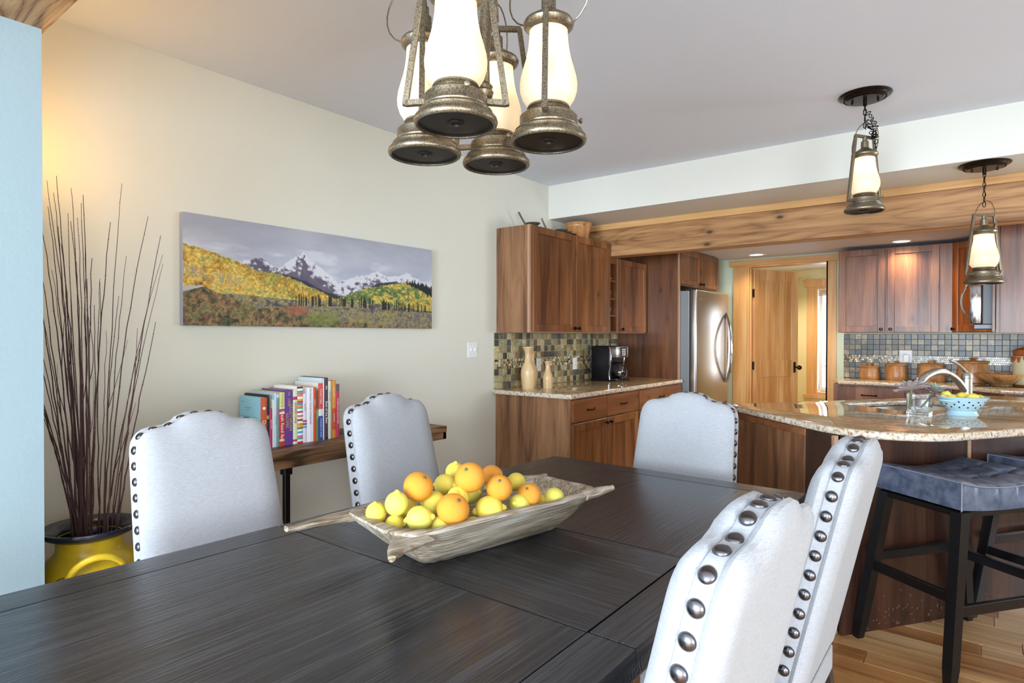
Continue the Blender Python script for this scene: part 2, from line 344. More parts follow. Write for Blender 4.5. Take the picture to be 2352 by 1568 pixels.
def slab_with_hole(outer, holes, z0, z1, bev):
    """flat slab with cut-outs, eased edges (2D curve filled and thickened)"""
    cu = bpy.data.curves.new('slab', 'CURVE'); cu.dimensions = '2D'; cu.fill_mode = 'BOTH'; cu.extrude = (z1-z0)/2-bev; cu.bevel_depth = bev; cu.bevel_resolution = 3; cu.offset = -bev
    for ps in [outer]+holes:
        s = cu.splines.new('POLY'); s.points.add(len(ps)-1)
        for p, q in zip(s.points, ps): p.co = (q[0], q[1], 0, 1)
        s.use_cyclic_u = True
    ob = bpy.data.objects.new('slab', cu); C.objects.link(ob); me = bpy.data.meshes.new_from_object(ob); bpy.data.objects.remove(ob)
    bm = bmesh.new(); bm.from_mesh(me); bmesh.ops.translate(bm, vec=(0, 0, (z0+z1)/2), verts=bm.verts); bmesh.ops.remove_doubles(bm, verts=bm.verts, dist=1e-5)
    bmesh.ops.recalc_face_normals(bm, faces=bm.faces); return bm
def fillet(p0, p1, p2, r, n=8):
    p0, p1, p2 = Vector(p0), Vector(p1), Vector(p2); a = (p0-p1).normalized(); b = (p2-p1).normalized(); th = a.angle(b)
    d = r/math.tan(th/2); c = p1+(a+b).normalized()*(r/math.sin(th/2)); s = p1+a*d-c; e = p1+b*d-c; ang = s.angle_signed(e)
    return [tuple(c+Matrix.Rotation(-ang*i/n, 2) @ s) for i in range(n+1)]

def face_m(ox, oy, oz, nx, ny):
    """local (a along the face, b outward, c up) -> world; face normal (nx, ny), a runs to the viewer's right of the face"""
    n = Vector((nx, ny, 0)).normalized(); a = Vector((-n.y, n.x, 0))
    return Matrix(((a.x, n.x, 0, ox), (a.y, n.y, 0, oy), (0, 0, 1, oz), (0, 0, 0, 1)))
def shaker(w_, h, rail=.06, t=.022):
    bm = bmesh.new()
    bx(bm, 0, rail, 0, t, 0, h, .0025); bx(bm, w_-rail, w_, 0, t, 0, h, .0025)
    bx(bm, rail, w_-rail, 0, t, 0, rail, .0025); bx(bm, rail, w_-rail, 0, t, h-rail, h, .0025)
    return bm
def knob_bm():
    return lathe(bmesh.new(), [(.006, 0), (.006, .012), (.009, .016), (.015, .02), (.016, .026), (.011, .031), (0, .032)], 16, T(rx=-PI/2))
KNOB = None
def add_door(par, fm, a0, a1, c0, c1, knob=None, m=None, rail=.058, name='door', km=None):
    d = part(name, absorb(bmesh.new(), shaker(a1-a0, c1-c0, rail), fm @ T(a0, 0, c0)), m or ALD, par, world=True)
    part('panel', absorb(bmesh.new(), bx(bmesh.new(), a0+rail+.0005, a1-rail-.0005, 0, .0095, c0+rail+.0005, c1-rail-.0005), fm), m or ALD, d, world=True, smooth=0)
    if knob: part('knob', absorb(bmesh.new(), knob_bm(), fm @ T(knob[0], .02, knob[1])), DARKK, d, world=True)
    return d
def pull_bm(wd):
    b = bmesh.new(); tube(b, bez([(-wd/2, 0, 0), (-wd/2, .03, 0), (0, .034, 0), (wd/2, .03, 0), (wd/2, 0, 0)], 12), .0055, 8)
    for s in (-1, 1): lathe(b, [(.009, 0), (.009, .004), (.006, .008)], 12, T(s*wd/2, 0, 0, rx=-PI/2))
    return b
def add_drawer(par, fm, a0, a1, c0, c1, m=None, pull=.11):
    d = part('drawer', absorb(bmesh.new(), bx(bmesh.new(), 0, a1-a0, 0, .02, 0, c1-c0, .0025), fm @ T(a0, 0, c0)), m or ALDX, par, world=True)
    if pull: part('handle', absorb(bmesh.new(), pull_bm(pull), fm @ T((a0+a1)/2, .02, (c0+c1)/2)), DARKK, d, world=True)
    return d

# ------------------------------------------------------------------ the room
SLAB = wood('oak_floor_beyond', srgb(150, 106, 64), srgb(186, 142, 94), srgb(206, 166, 118), 'X', .35, boards=.122)
fl = sbox('floor', SLAB, 'light oak plank floor with dark butt joints', 'floor', (-.1, 6.3, -5.3, 9.5, -.06, -.006))
PLK = [wood('oak_plank_%d' % i, d, m_, l_, 'X', .3, k=.05, fine=.4, knots=.25, coat=.2) for i, (d, m_, l_) in enumerate([
    (srgb(120, 76, 38), srgb(184, 136, 86), srgb(208, 166, 116)), (srgb(134, 88, 48), srgb(198, 156, 108), srgb(216, 180, 134)),
    (srgb(104, 60, 28), srgb(170, 116, 66), srgb(200, 150, 98)), (srgb(140, 96, 54), srgb(190, 146, 96), srgb(212, 172, 122))])]
rows = 30; known = {0: 2.46, -1: 2.755, 1: 3.026, 2: 3.139, 3: 2.7, 4: 2.949, 5: 3.185, 6: 2.5}
pw = .122; rnd = random.Random(3); cache = {}
for r_ in range(-10, 18):
    y0 = 3.0+pw*(r_-0); x = 1.7; j = known.get(r_)
    cuts = []
    if j: 
        q = j
        while q > 1.7: cuts.append(round(q, 3)); q -= rnd.choice([.45, .6, .75])
        q = j+rnd.choice([.44, .58, .7])
        while q < 5.1: cuts.append(round(q, 3)); q += rnd.choice([.45, .6, .75, .9])
    else:
        q = 1.7+rnd.uniform(.1, .6)
        while q < 5.1: cuts.append(round(q, 3)); q += rnd.choice([.45, .6, .75, .9])
    cuts = [1.7]+sorted(cuts)+[5.1]
    for a_, b_ in zip(cuts, cuts[1:]):
        if b_-a_ < .05: continue
        key = (round(b_-a_, 2), rnd.randrange(4))
        if key not in cache: cache[key] = mesh('plank', bx(bmesh.new(), .0015, b_-a_-.0015, .001, pw-.001, -.006, 0, .0012), PLK[key[1]], 0)
        piece('plank', cache[key], fl, T(a_, y0, 0))

sbox('wall_left', WALL, 'cream textured wall behind console table and picture', 'wall', (-.1, 0, .63, 7.4, 0, 2.78))
sbox('wall_left', BLUEW, 'pale blue end wall at left edge', 'wall', (-.1, .75, -5.3, .635, 0, 2.78))
sbox('wall_front', WALL, 'wall behind the camera with a wide window opening', 'wall',
     (.75, .95, -5.3, -5.2, 0, 2.78), (4.9, 6.1, -5.3, -5.2, 0, 2.78), (.95, 4.9, -5.3, -5.2, 0, .4), (.95, 4.9, -5.3, -5.2, 2.5, 2.78))
sbox('wall_right', WALL, 'right wall with window opening', 'wall', (6.0, 6.1, -5.2, -2.4, 0, 2.78), (6.0, 6.1, -.2, 5.1, 0, 2.78), (6.0, 6.1, 6.7, 7.4, 0, 2.78),
     (6.0, 6.1, -2.4, -.2, 0, .35), (6.0, 6.1, -2.4, -.2, 2.35, 2.78), (6.0, 6.1, 5.1, 6.7, 0, .6), (6.0, 6.1, 5.1, 6.7, 2.0, 2.78))
sbox('ceiling', CEIL, 'smooth pale grey ceiling', 'ceiling', (-.1, 6.1, -5.3, 4.62, 2.70, 2.80))
sbox('ceiling', SOFF, 'white dropped soffit across the room before the beam', 'soffit', (0, 6.0, 4.6, 5.13, 2.40, 2.70))
sbox('ceiling', CEIL, 'lower kitchen ceiling with recessed lights', 'ceiling', (0, 6.0, 5.29, 7.35, 2.245, 2.70))
def trim_beam(name, label, boxes, m):
    return sbox(name, m, label, 'beam', *boxes)
trim_beam('trim_1', 'knotty pine beam spanning the kitchen opening', [(0, 6.0, 5.13, 5.30, 2.093, 2.345, .004)], BEAM)
trim_beam('trim_2', 'pale pine board along the top of the kitchen beam', [(0, 6.0, 5.125, 5.29, 2.345, 2.40, .002)], BEAM2)
trim_beam('trim_3', 'rough pine beam end over the blue wall', [(-.1, 6.0, .25, .648, 2.326, 2.70, .004)], wood('rough_pine_beam', srgb(110, 76, 44), srgb(170, 136, 96), srgb(192, 162, 120), 'X', .7, knots=1., rings=.2, scale=3., k=.05))
# kitchen back wall with the doorway, and the hall beyond it
sbox('wall_back', KWALL, 'pale green kitchen wall around the pine doorway', 'wall', (-.1, .96, 7.3, 7.4, 0, 2.25), (1.78, 6.1, 7.3, 7.4, 0, 2.25), (.96, 1.78, 7.3, 7.4, 2.15, 2.25))
sbox('wall_hall', HALLW, 'yellow hall wall with a narrow window', 'wall', (.3, 1.27, 9.2, 9.3, 0, 2.35), (1.95, 2.6, 9.2, 9.3, 0, 2.35), (1.27, 1.95, 9.2, 9.3, 0, .55), (1.27, 1.95, 9.2, 9.3, 2.02, 2.35))
sbox('wall_hall_left', HALLW, 'yellow hall side wall', 'wall', (.2, .3, 7.4, 9.3, 0, 2.35), (2.5, 2.6, 7.4, 9.2, 0, 2.35))
sbox('ceiling', CEIL, 'white hall ceiling', 'ceiling', (.2, 2.6, 7.35, 9.3, 2.265, 2.35))
bmb = bmesh.new(); bx(bmb, 0, .014, .70, 3.80, 0, .12, .003); struct('baseboard_left', bmb, WHITE, 'white baseboard along the cream wall', 'baseboard')
# doorway casing
bmc = bmesh.new(); bx(bmc, .785, .95, 7.28, 7.3, 0, 2.155, .002); struct('trim_4', bmc, PINE, 'left pine casing of the hall doorway', 'casing')
bmc = bmesh.new(); bx(bmc, 1.775, 1.875, 7.28, 7.3, 0, 2.155, .002); struct('trim_5', bmc, PINE, 'right pine casing of the hall doorway', 'casing')
bmc = bmesh.new(); bx(bmc, .745, 1.92, 7.27, 7.3, 2.155, 2.222, .002); struct('trim_6', bmc, PINEX, 'pine head casing of the hall doorway', 'casing')
bmc = bmesh.new(); bx(bmc, .945, .965, 7.28, 7.42, 0, 2.155); bx(bmc, 1.775, 1.79, 7.28, 7.42, 0, 2.155); bx(bmc, .965, 1.775, 7.28, 7.42, 2.14, 2.155); bx(bmc, .965, .978, 7.33, 7.37, 0, 2.14)
struct('trim_7', bmc, PINE, 'pine jamb lining the hall doorway', 'jamb')
# the open pine door
dm = Matrix.Translation((.985, 7.42, 0)) @ Matrix.Rotation(math.atan2(.43, .165), 4, 'Z')
W_ = .78
dmw = Matrix.Translation((.985, 7.42, 0)) @ Matrix.Rotation(R(66), 4, 'Z')
bmd = bmesh.new(); h0, h1, st = .01, 2.13, .115
for b_ in ((0, st, 0, .035, h0, h1), (W_-st, W_, 0, .035, h0, h1), (st, W_-st, 0, .035, 2.0, h1), (st, W_-st, 0, .035, h0, .2), (st, W_-st, 0, .035, .86, 1.06), (st-.005, W_-st+.005, .009, .026, .1, 2.05)): bx(bmd, *b_, .002)
door = struct('door_1', absorb(bmesh.new(), bmd, dmw), PINED, 'open pine panel door in the hall doorway', 'door')
hk = bmesh.new(); bx(hk, W_-.085, W_-.045, -.006, 0, .90, 1.03, .002); tube(hk, [(W_-.065, 0, .965), (W_-.065, -.05, .965)], .009, 10); lathe(hk, [(.01, 0), (.026, .012), (.03, .03), (.02, .045), (0, .047)], 18, T(W_-.065, -.045, .965, rx=PI/2))
bx(hk, W_-.001, W_+.003, .005, .03, .93, 1.0); tube(hk, [(W_-.065, .03, .965), (W_-.065, .085, .965)], .009, 10); lathe(hk, [(.01, 0), (.026, .012), (.03, .03), (.02, .045), (0, .047)], 18, T(W_-.065, .075, .965, rx=-PI/2))
part('door_knob', absorb(bmesh.new(), hk, dmw), DARKK, door, label='dark metal knob')
for z in (.22, 1.0, 1.85):
    hb = bmesh.new(); bx(hb, .966, .984, 7.405, 7.425, z-.045, z+.045, .002); tube(hb, [(.984, 7.415, z-.05), (.984, 7.415, z+.05)], .007, 8); part('hinge', hb, DARKK, door, label='dark hinge')
# hall: a second pine door edge behind the open one, window
bmw = bmesh.new()
for b_ in ((1.175, 1.275, 9.17, 9.2, .5, 2.02), (1.945, 2.045, 9.17, 9.2, .5, 2.02), (1.14, 2.08, 9.165, 9.2, 2.02, 2.125), (1.14, 2.08, 9.14, 9.2, .5, .55)): bx(bmw, *b_, .002)
win = struct('window_1', bmw, PINE, 'narrow pine framed hall window', 'window')
fb = bmesh.new()
for b_ in ((1.275, 1.31, 9.17, 9.26, .55, 2.02), (1.91, 1.945, 9.17, 9.26, .55, 2.02), (1.31, 1.91, 9.17, 9.26, .55, .585), (1.31, 1.91, 9.17, 9.26, 1.985, 2.02)): bx(fb, *b_, .002)
part('window_frame', fb, PINE, win)
sb_ = bmesh.new()
for b_ in ((1.325, 1.365, 9.21, 9.24, .60, 1.97), (1.87, 1.91, 9.21, 9.24, .60, 1.97), (1.365, 1.87, 9.21, 9.24, .60, .65), (1.365, 1.87, 9.21, 9.24, 1.92, 1.97), (1.365, 1.87, 9.215, 9.235, .93, .95)): bx(sb_, *b_, .002)
part('sash', sb_, WHITE, win)
part('pane', bx(bmesh.new(), 1.365, 1.87, 9.223, 9.227, .65, 1.92), GLASS, win)
bl = bmesh.new()
for k_ in range(5): bx(bl, 1.315, 1.905, 9.185, 9.2, 1.90+k_*.022, 1.917+k_*.022, .002)
part('blind', bl, plain('blind_tan', srgb(200, 176, 130), .7), win)
# bare ground and foliage seen through the hall window
gd = bx(bmesh.new(), -3, 6, 9.3, 22, -.3, -.2); struct('floor_outside', gd, plain('gravel_outside', srgb(150, 146, 136), .9), 'gravel yard outside the hall window', 'ground')
bh = bmesh.new()
for k_ in range(60):
    bmesh.ops.create_icosphere(bh, subdivisions=1, radius=random.uniform(.12, .3), matrix=T(random.uniform(.6, 3), random.uniform(13, 14), random.uniform(.0, 2.6)))
o_ = solo('shrub', bh, plain('foliage_outside', srgb(120, 150, 104), .9), 'green shrub seen through the narrow hall window', 'shrub')

# ------------------------------------------------------------------ lights set in ceilings
def downlight(x, y, z, label, grp):
    t = thing('recessed_light', label, 'ceiling light', (x, y, z), 0, grp)
    part('trim_ring', lathe(bmesh.new(), [(.072, 0), (.100, 0), (.104, -.004), (.098, -.008), (.074, -.006)], 40, cap=False), WHITE, t)
    part('lens', lathe(bmesh.new(), [(0, -.003), (.073, -.003), (.073, -.0005), (0, -.0005)], 32, cap=False), LED, t)
    l = bpy.data.lights.new('downlight', 'SPOT'); l.energy = 24; l.color = (1, .84, .62); l.spot_size = R(140); l.spot_blend = .7; l.shadow_soft_size = .06
    o = bpy.data.objects.new('downlight', l); C.objects.link(o); o.location = (x, y, z-.02); return t
downlight(1.13, 7.0, 2.245, 'recessed kitchen light in front of the pine doorway', 'recessed kitchen lights')
downlight(2.50, 6.84, 2.245, 'recessed kitchen light above the two right upper cabinet doors', 'recessed kitchen lights')
downlight(1.14, 8.35, 2.265, 'recessed light in the hall ceiling seen through the doorway', 'recessed kitchen lights')
bpy.data.objects['downlight.002'].data.energy = 80
for x_, y_ in ((1.5, 5.95), (4.2, 6.0)):
    l = bpy.data.lights.new('kitchen_downlight', 'SPOT'); l.energy = 60; l.color = (1, .86, .66); l.spot_size = R(150); l.spot_blend = .7; l.shadow_soft_size = .07
    o = bpy.data.objects.new('kitchen_downlight', l); C.objects.link(o); o.location = (x_, y_, 2.22)

# unseen uplight added behind the blue wall end, washing the corner with warm light
t = thing('added_uplight', 'small added uplight behind the blue wall, hidden from view', 'added lamp', (.30, .636, 1.95))
part('backplate', lathe(bmesh.new(), [(0, 0), (.05, 0), (.05, .01), (0, .012)], 24, T(rx=-PI/2)), DARKK, t)
part('cup', lathe(bmesh.new(), [(.0, .0), (.03, .0), (.045, .05), (.042, .05), (.028, .005), (0, .005)], 24, T(0, .06, 0), cap=False), DARKK, t)
point('added_uplight_glow', (.33, .69, 2.0), 9.0, (1, .54, .16), .05)
# ------------------------------------------------------------------ tiled backsplashes
def splash(label, fm, length, rowsA, rowsB, mats, z0, z1, grout, seed, skip=None):
    """2 inch slate tiles laid one by one, a band of small mosaic across; fm: face frame"""
    rn = random.Random(seed)
    loc = fm.translation; t = thing('backsplash', label, 'backsplash', (loc.x, loc.y, z0), 0)
    part('grout', absorb(bmesh.new(), bx(bmesh.new(), 0, length, 0, .004, z0, z1), fm), grout, t, world=True)
    p = (z1-z0-.076)/7; g = .0035; cache = {}
    n = int(length/p+.5); pw_ = length/n
    tiles = [[mesh('tile', bx(bmesh.new(), g/2, pw_-g/2, .003, .0105+k*.0008, g/2, p-g/2, .0015), m_, 0) for k in range(2)] for m_ in mats]
    for r_ in range(7):
        zz = z0+r_*p if r_ < 3 else z0+.076+r_*p
        for c_ in range(n):
            me = tiles[rn.randrange(len(mats))][rn.randrange(2)]
            o = piece('tile', me, t, fm @ T(c_*pw_, 0, zz), world=True)
    bmm = bmesh.new(); q = .019; nn = int(length/.0165); q1 = length/nn
    for r_ in range(4):
        for c_ in range(nn):
            t_ = bmesh.new(); bmesh.ops.create_cube(t_, size=1)
            off = (q1/2 if r_ % 2 else 0)
            for v in t_.verts: v.co = Vector((min(length-.001, c_*q1+off+.0008+(v.co.x+.5)*(q1-.0022)), .003+(v.co.y+.5)*.008, z0+3*p+r_*q+.001+(v.co.z+.5)*(q-.003)))
            mi = rn.choice([0, 1, 2, 3, 4, 2, 3])
            for f in t_.faces: f.material_index = mi
            absorb_fast(bmm, t_)
    o = part('mosaic_band', absorb(bmesh.new(), bmm, fm), None, t, world=True, smooth=0, mats=MINI, label='band of tiny cream and brown mosaic chips'); o['kind'] = 'stuff'
    return t
def absorb_fast(bm, t):
    vs = [bm.verts.new(v.co) for v in t.verts]; t.verts.index_update()
    for f in t.faces:
        nf = bm.faces.new([vs[v.index] for v in f.verts]); nf.material_index = f.material_index
    t.free()
def face_m_pos(ox, oy, nx, ny): return face_m(ox, oy, 0, nx, ny)
# left run on wall X=0 ; +X normal
fmL = face_m(.0012, 3.82, 0, 1, 0)
splash('olive and brown slate tile backsplash behind the wooden vases and coffee maker', fmL, 2.1, 4, 3, TL, .914, 1.370, GROUT, 11)
fmR = face_m(1.945, 7.2988, 0, 0, -1)
splash('blue grey slate tile backsplash behind the wooden canisters', fmR, 1.75, 4, 3, TR, .914, 1.370, GROUT2, 12)

# ------------------------------------------------------------------ left cabinets
def box_part(t, name, m, *boxes, label=None, world=True):
    bm = bmesh.new()
    for b in boxes: bx(bm, *b)
    return part(name, bm, m, t, world=world, label=label)
fx = lambda x, y: face_m(x, y, 0, 1, 0)
t = thing('upper_cabinet', 'two door stained alder wall cabinet above the wooden vases', 'cabinet', (.17, 4.45, 1.37))
box_part(t, 'side_panel', ALDP, (.002, .312, 3.855, 3.875, 1.372, 2.214, .001), label='tan wood grain side panel')
box_part(t, 'carcass', ALD, (.002, .312, 3.876, 5.128, 1.372, 2.214, .001))
box_part(t, 'face_frame', ALDE, (.312, .330, 3.855, 5.128, 1.372, 2.216, .001))
f = fx(.331, 3.868)
add_door(t, f, .012, .625, 1.38, 2.21, (.595, 1.41)); add_door(t, f, .637, 1.25, 1.38, 2.21, (.667, 1.41))
t = thing('shelf_unit', 'narrow open cubby shelf between the alder wall cabinets', 'shelf', (.17, 5.21, 1.37))
bmq = bmesh.new()
for b_ in ((.002, .33, 5.130, 5.148, 1.372, 2.09), (.002, .33, 5.274, 5.290, 1.372, 2.09), (.002, .02, 5.148, 5.274, 1.372, 2.09), (.02, .33, 5.148, 5.274, 1.372, 1.392), (.02, .33, 5.148, 5.274, 2.03, 2.09)): bx(bmq, *b_, .001)
part('frame', bmq, ALD, t, world=True)
for z_ in (1.53, 1.69, 1.86): box_part(t, 'shelf', ALDX, (.02, .325, 5.148, 5.274, z_, z_+.016, .001))
for z_, lab in ((1.547, 'white cup on the lower cubby shelf'), (1.707, 'white cup on the middle cubby shelf'), (1.877, 'small pale dish on the top cubby shelf')):
    pr_ = [(0, .003), (.022, 0), (.025, .003), (.034, .03), (.037, .07), (.034, .07), (.030, .03), (.02, .008), (0, .008)] if z_ < 1.8 else [(0, .003), (.022, 0), (.026, .004), (.044, .022), (.042, .024), (.022, .008), (0, .007)]
    solo('cup' if z_ < 1.8 else 'dish', lathe(bmesh.new(), pr_, 24, cap=False), WHITE, lab, 'cup' if z_ < 1.8 else 'dish', (.262, 5.211, z_))
t = thing('upper_cabinet', 'single door alder wall cabinet beside the tall fridge panel', 'cabinet', (.17, 5.62, 1.37))
box_part(t, 'carcass', ALD, (.002, .312, 5.291, 5.895, 1.372, 2.09, .001)); box_part(t, 'face_frame', ALDE, (.312, .33, 5.291, 5.895, 1.372, 2.09, .001))
add_door(t, fx(.331, 5.291), .012, .59, 1.38, 2.085, (.045, 1.41))
t = thing('fridge_panel', 'tall knotty alder panel between counter and refrigerator', 'panel', (.35, 5.91, 0))
box_part(t, 'panel', wood('fridge_panel_wood', srgb(60, 34, 20), srgb(104, 64, 38), srgb(132, 86, 54), 'Z', .3, knots=.9, coat=.1, flat='Y'), (.002, .685, 5.90, 5.92, 0, 2.243, .001)); box_part(t, 'edge_strip', ALDE, (.685, .70, 5.896, 5.924, 0, 2.243, .001))
t = thing('over_fridge_cabinet', 'two door alder cabinet above the steel refrigerator', 'cabinet', (.35, 6.45, 1.86))
box_part(t, 'carcass', ALD, (.002, .68, 5.925, 7.03, 1.86, 2.243, .001))
f = fx(.681, 5.925); add_door(t, f, .01, .545, 1.872, 2.235, (.51, 1.90), rail=.05); add_door(t, f, .557, 1.095, 1.872, 2.235, (.592, 1.90), rail=.05)
t = thing('base_cabinet', 'alder base cabinet with drawers and doors under the left granite counter', 'cabinet', (.36, 4.85, 0))
box_part(t, 'side_panel', ALDP, (.002, .715, 3.845, 3.865, .0, .876, .001), label='tan wood grain side panel')
box_part(t, 'carcass', ALD, (.002, .712, 3.866, 5.897, .10, .876, .001)); box_part(t, 'toe_kick', ALDD, (.002, .65, 3.866, 5.897, 0, .099))
f = fx(.713, 3.85)
for a0, a1 in ((.012, .52), (.53, 1.085), (1.10, 2.03)): add_drawer(t, f, a0, a1, .70, .862)
for a0, a1, kx in ((.012, .52, .49), (.53, 1.085, .56), (1.10, 1.56, 1.53), (1.57, 2.03, 1.6)): add_door(t, f, a0, a1, .12, .688, (kx, .655))
def eased(pts, z0, z1, m, name, label, holes=[], bev=.012):
    return solo(name, slab_with_hole(pts, holes, z0, z1, bev), m, label, 'countertop')
eased([(.001, 3.80), (.72, 3.80), (.742, 3.822), (.742, 5.895), (.001, 5.895)], .877, .914, GRAN2, 'countertop', 'polished gold granite countertop under the wooden vases and coffee maker')

# outlets and switch
def plate(name, label, mtx, m=WHITE, kind='outlet', w_=.072, h=.115):
    loc = mtx.translation; t = thing(name, label, kind, tuple(loc))
    part('plate', absorb(bmesh.new(), bx(bmesh.new(), -w_/2, w_/2, 0, .006, -h/2, h/2, .003), mtx), m, t, world=True)
    k = bmesh.new()
    if kind == 'outlet':
        for s in (-.019, .019): bx(k, -.013, .013, .005, .009, s-.014, s+.014, .002)
    else:
        for s in (-.023, .023): bx(k, s-.005, s+.005, .005, .016, -.010, .012, .002)
    part('socket' if kind == 'outlet' else 'toggle', absorb(bmesh.new(), k, mtx), m, t, world=True)
    sl = bmesh.new()
    if kind == 'outlet':
        for s in (-.019, .019):
            for q in (-.006, .006): bx(sl, q-.001, q+.001, .0085, .0095, s-.002, s+.007)
    else:
        for s in (-.023, .023):
            for q in (-.04, .04): lathe(sl, [(.003, 0), (.003, .001), (0, .0012)], 10, T(s, .006, q, rx=-PI/2))
    part('slots', absorb(bmesh.new(), sl, mtx), SLOT if kind == 'outlet' else STEEL, t, world=True); return t
plate('light_switch', 'white double light switch on the cream wall left of the kitchen', face_m(.0005, 3.56, 1.236, 1, 0), kind='switch', w_=.115, h=.118)
plate('outlet', 'white outlet on the tile backsplash behind the tall vase', face_m(.0115, 4.43, 1.09, 1, 0))
plate('outlet', 'white outlet on the tile backsplash left of the coffee maker', face_m(.0115, 5.03, 1.08, 1, 0))
po = plate('outlet', 'white outlet with a plugged in adapter above the canisters', face_m(2.50, 7.288, 1.145, 0, -1), h=.125, w_=.11)
box_part(po, 'adapter', WHITE, (2.485, 2.535, 7.235, 7.28, 1.085, 1.165, .006), label='white plug-in adapter')

# ------------------------------------------------------------------ things on the left counter
ZC = .914
def vase(x, y, H_, rb, rbelly, rn_, rm, label, s=1.):
    p = [(0, 0), (rb, 0), (rb*1.02, .01), (rbelly, H_*.30), (rbelly*1.0, H_*.42), (rbelly*.9, H_*.5), (rn_*1.25, H_*.64), (rn_, H_*.78), (rn_*1.05, H_*.88), (rm*.8, H_*.96), (rm, H_*.985), (rm, H_), (rm*.8, H_), (rm*.55, H_*.97), (0, H_*.9)]
    q = []
    for i in range(len(p)-1):
        q.append(p[i])
    q.append(p[-1])
    return solo('wooden_vase', lathe(bmesh.new(), q, 40), VASEW, label, 'vase', (x, y, ZC))
vase(.20, 4.02, .342, .048, .060, .026, .049, 'tallest pale turned wooden vase with a flared mouth, front left on the counter')
vase(.085, 4.22, .300, .044, .058, .026, .040, 'mid height wooden vase half hidden behind the tallest one')
vase(.28, 4.185, .222, .038, .041, .019, .031, 'shortest pale wooden vase, standing right of the tall one')
# coffee maker (faces +X/-Y)
t = thing('coffee_maker', 'black and steel drip coffee maker on the granite counter', 'coffee maker', (.25, 5.32, ZC), R(-8))
b = bmesh.new(); bx(b, -.17, .06, -.10, .10, .01, .335, .012, seg=3); part('housing', b, BLKP, t)
b = bmesh.new(); bx(b, -.175, .15, -.105, .105, 0, .022, .008); part('base', b, BLKP, t)
b = bmesh.new(); prism(b, [(.06, -.103), (.135, -.095), (.145, 0), (.135, .095), (.06, .103)], .225, .33, bev=.006); part('brew_head', b, STEEL, t, label='brushed steel brew head')
b = bmesh.new(); bx(b, .139, .150, -.05, .05, .235, .322, .004); pn = part('control_panel', b, BLKP, t)
b = bmesh.new()
for r_ in range(4):
    for c_ in range(2): bx(b, .149, .153, -.03+c_*.032, -.008+c_*.032, .245+r_*.018, .255+r_*.018, .001)
part('button', b, WHITE, pn)
b = bmesh.new(); tube(b, [(.055, -.104, .33), (.075, -.107, .24), (.07, -.108, .15), (.05, -.107, .07), (.06, -.106, .01)], .006, 8); tube(b, [(.055, .104, .33), (.075, .107, .24), (.07, .108, .15), (.05, .107, .07), (.06, .106, .01)], .006, 8); part('chrome_trim', b, STEELM, t)
b = lathe(bmesh.new(), [(.0, .001), (.052, .001), (.066, .02), (.070, .06), (.060, .10), (.045, .125), (.047, .135), (.044, .135), (.041, .124), (.056, .10), (.066, .06), (.062, .022), (.05, .005), (0, .005)], 32, T(.105, 0, .028), cap=False); ca = part('carafe', b, GLASS, t, label='glass carafe')
b = bmesh.new(); lathe(b, [(0, .008), (.048, .008), (.062, .024), (.0645, .06), (.0645, .062), (0, .062)], 28, T(.105, 0, .028), cap=False); part('coffee', b, plain('coffee', (.01, .005, .003), .1), ca)
b = bmesh.new(); lathe(b, [(.046, .136), (.049, .142), (.04, .152), (0, .155)], 24, T(.105, 0, .028)); tube(b, bez([(.150, -.012, .15), (.20, -.03, .16), (.20, -.03, .07), (.165, -.015, .06)], 10), .008, 8); part('handle', b, BLKP, ca)
b = bmesh.new(); tube(b, bez([(-.17, -.05, .05), (-.24, -.14, .12), (-.21, -.12, .2), (-.232, -.22, .17)], 12), .004, 6); part('cord', b, BLKP, t)
# on top of the left wall cabinet
ZT = 2.217
t = thing('metal_sculpture', 'dark metal sculpture of rods and leaf discs lying on the wall cabinet', 'ornament', (.2, 4.1, ZT))
BRW = plain('dull_olive_bronze', srgb(112, 106, 84), .5, .5)
for p in ([(-.09, .05, .02), (-.10, -.02, .08), (-.115, -.06, .15)], [(.0, .20, .01), (-.02, .17, .07), (-.03, .15, .12)]):
    b = bmesh.new(); tube(b, bez(p, 8), .008, 8); part('rod', b, BRW, t)
for (x, y, rr) in ((.06, -.10, .06), (.07, .30, .055), (.04, .42, .05)):
    b = bmesh.new(); lathe(b, [(0, .006), (rr*.6, .012), (rr, .03), (rr*.98, .034), (rr*.55, .018), (0, .012)], 24, T(x, y, 0), cap=False); part('leaf_disc', b, BRW, t)
b = bmesh.new(); tube(b, bez([(-.09, .05, .02), (0, 0, .008), (.06, -.1, .01), (.07, .3, .01), (0, .2, .012)], 16), .006, 6); part('stem', b, BRW, t)
t = thing('wooden_tub', 'round honey coloured wooden bowl on top of the wall cabinet', 'bowl', (.20, 4.79, ZT))
prf = [(.0, .0), (.085, 0), (.088, .01)]
for k_ in range(6): prf += [(.094+k_*.004, .02+k_*.018), (.090+k_*.0045, .029+k_*.018)]
prf += [(.118, .135), (.122, .14), (.122, .148), (.114, .148), (.10, .10), (.08, .02), (0, .015)]
part('body', lathe(bmesh.new(), prf, 48, cap=False), CANW, t)
b = bmesh.new()
for a_ in (-.62, -.50): lathe(b, [(.005, 0), (.005, .002), (0, .0022)], 10, T(.117*math.cos(a_), .117*math.sin(a_), .125, rz=a_) @ T(ry=PI/2))
part('peg_hole', b, SLOT, t)
b = bmesh.new(); lathe(b, [(0, .0), (.05, .004), (.06, .018), (.057, .02), (0, .01)], 24); solo('iron_lid', b, IRON, 'small flat black lid left of the round wooden bowl on the cabinet', 'lid', (.24, 4.58, ZT))

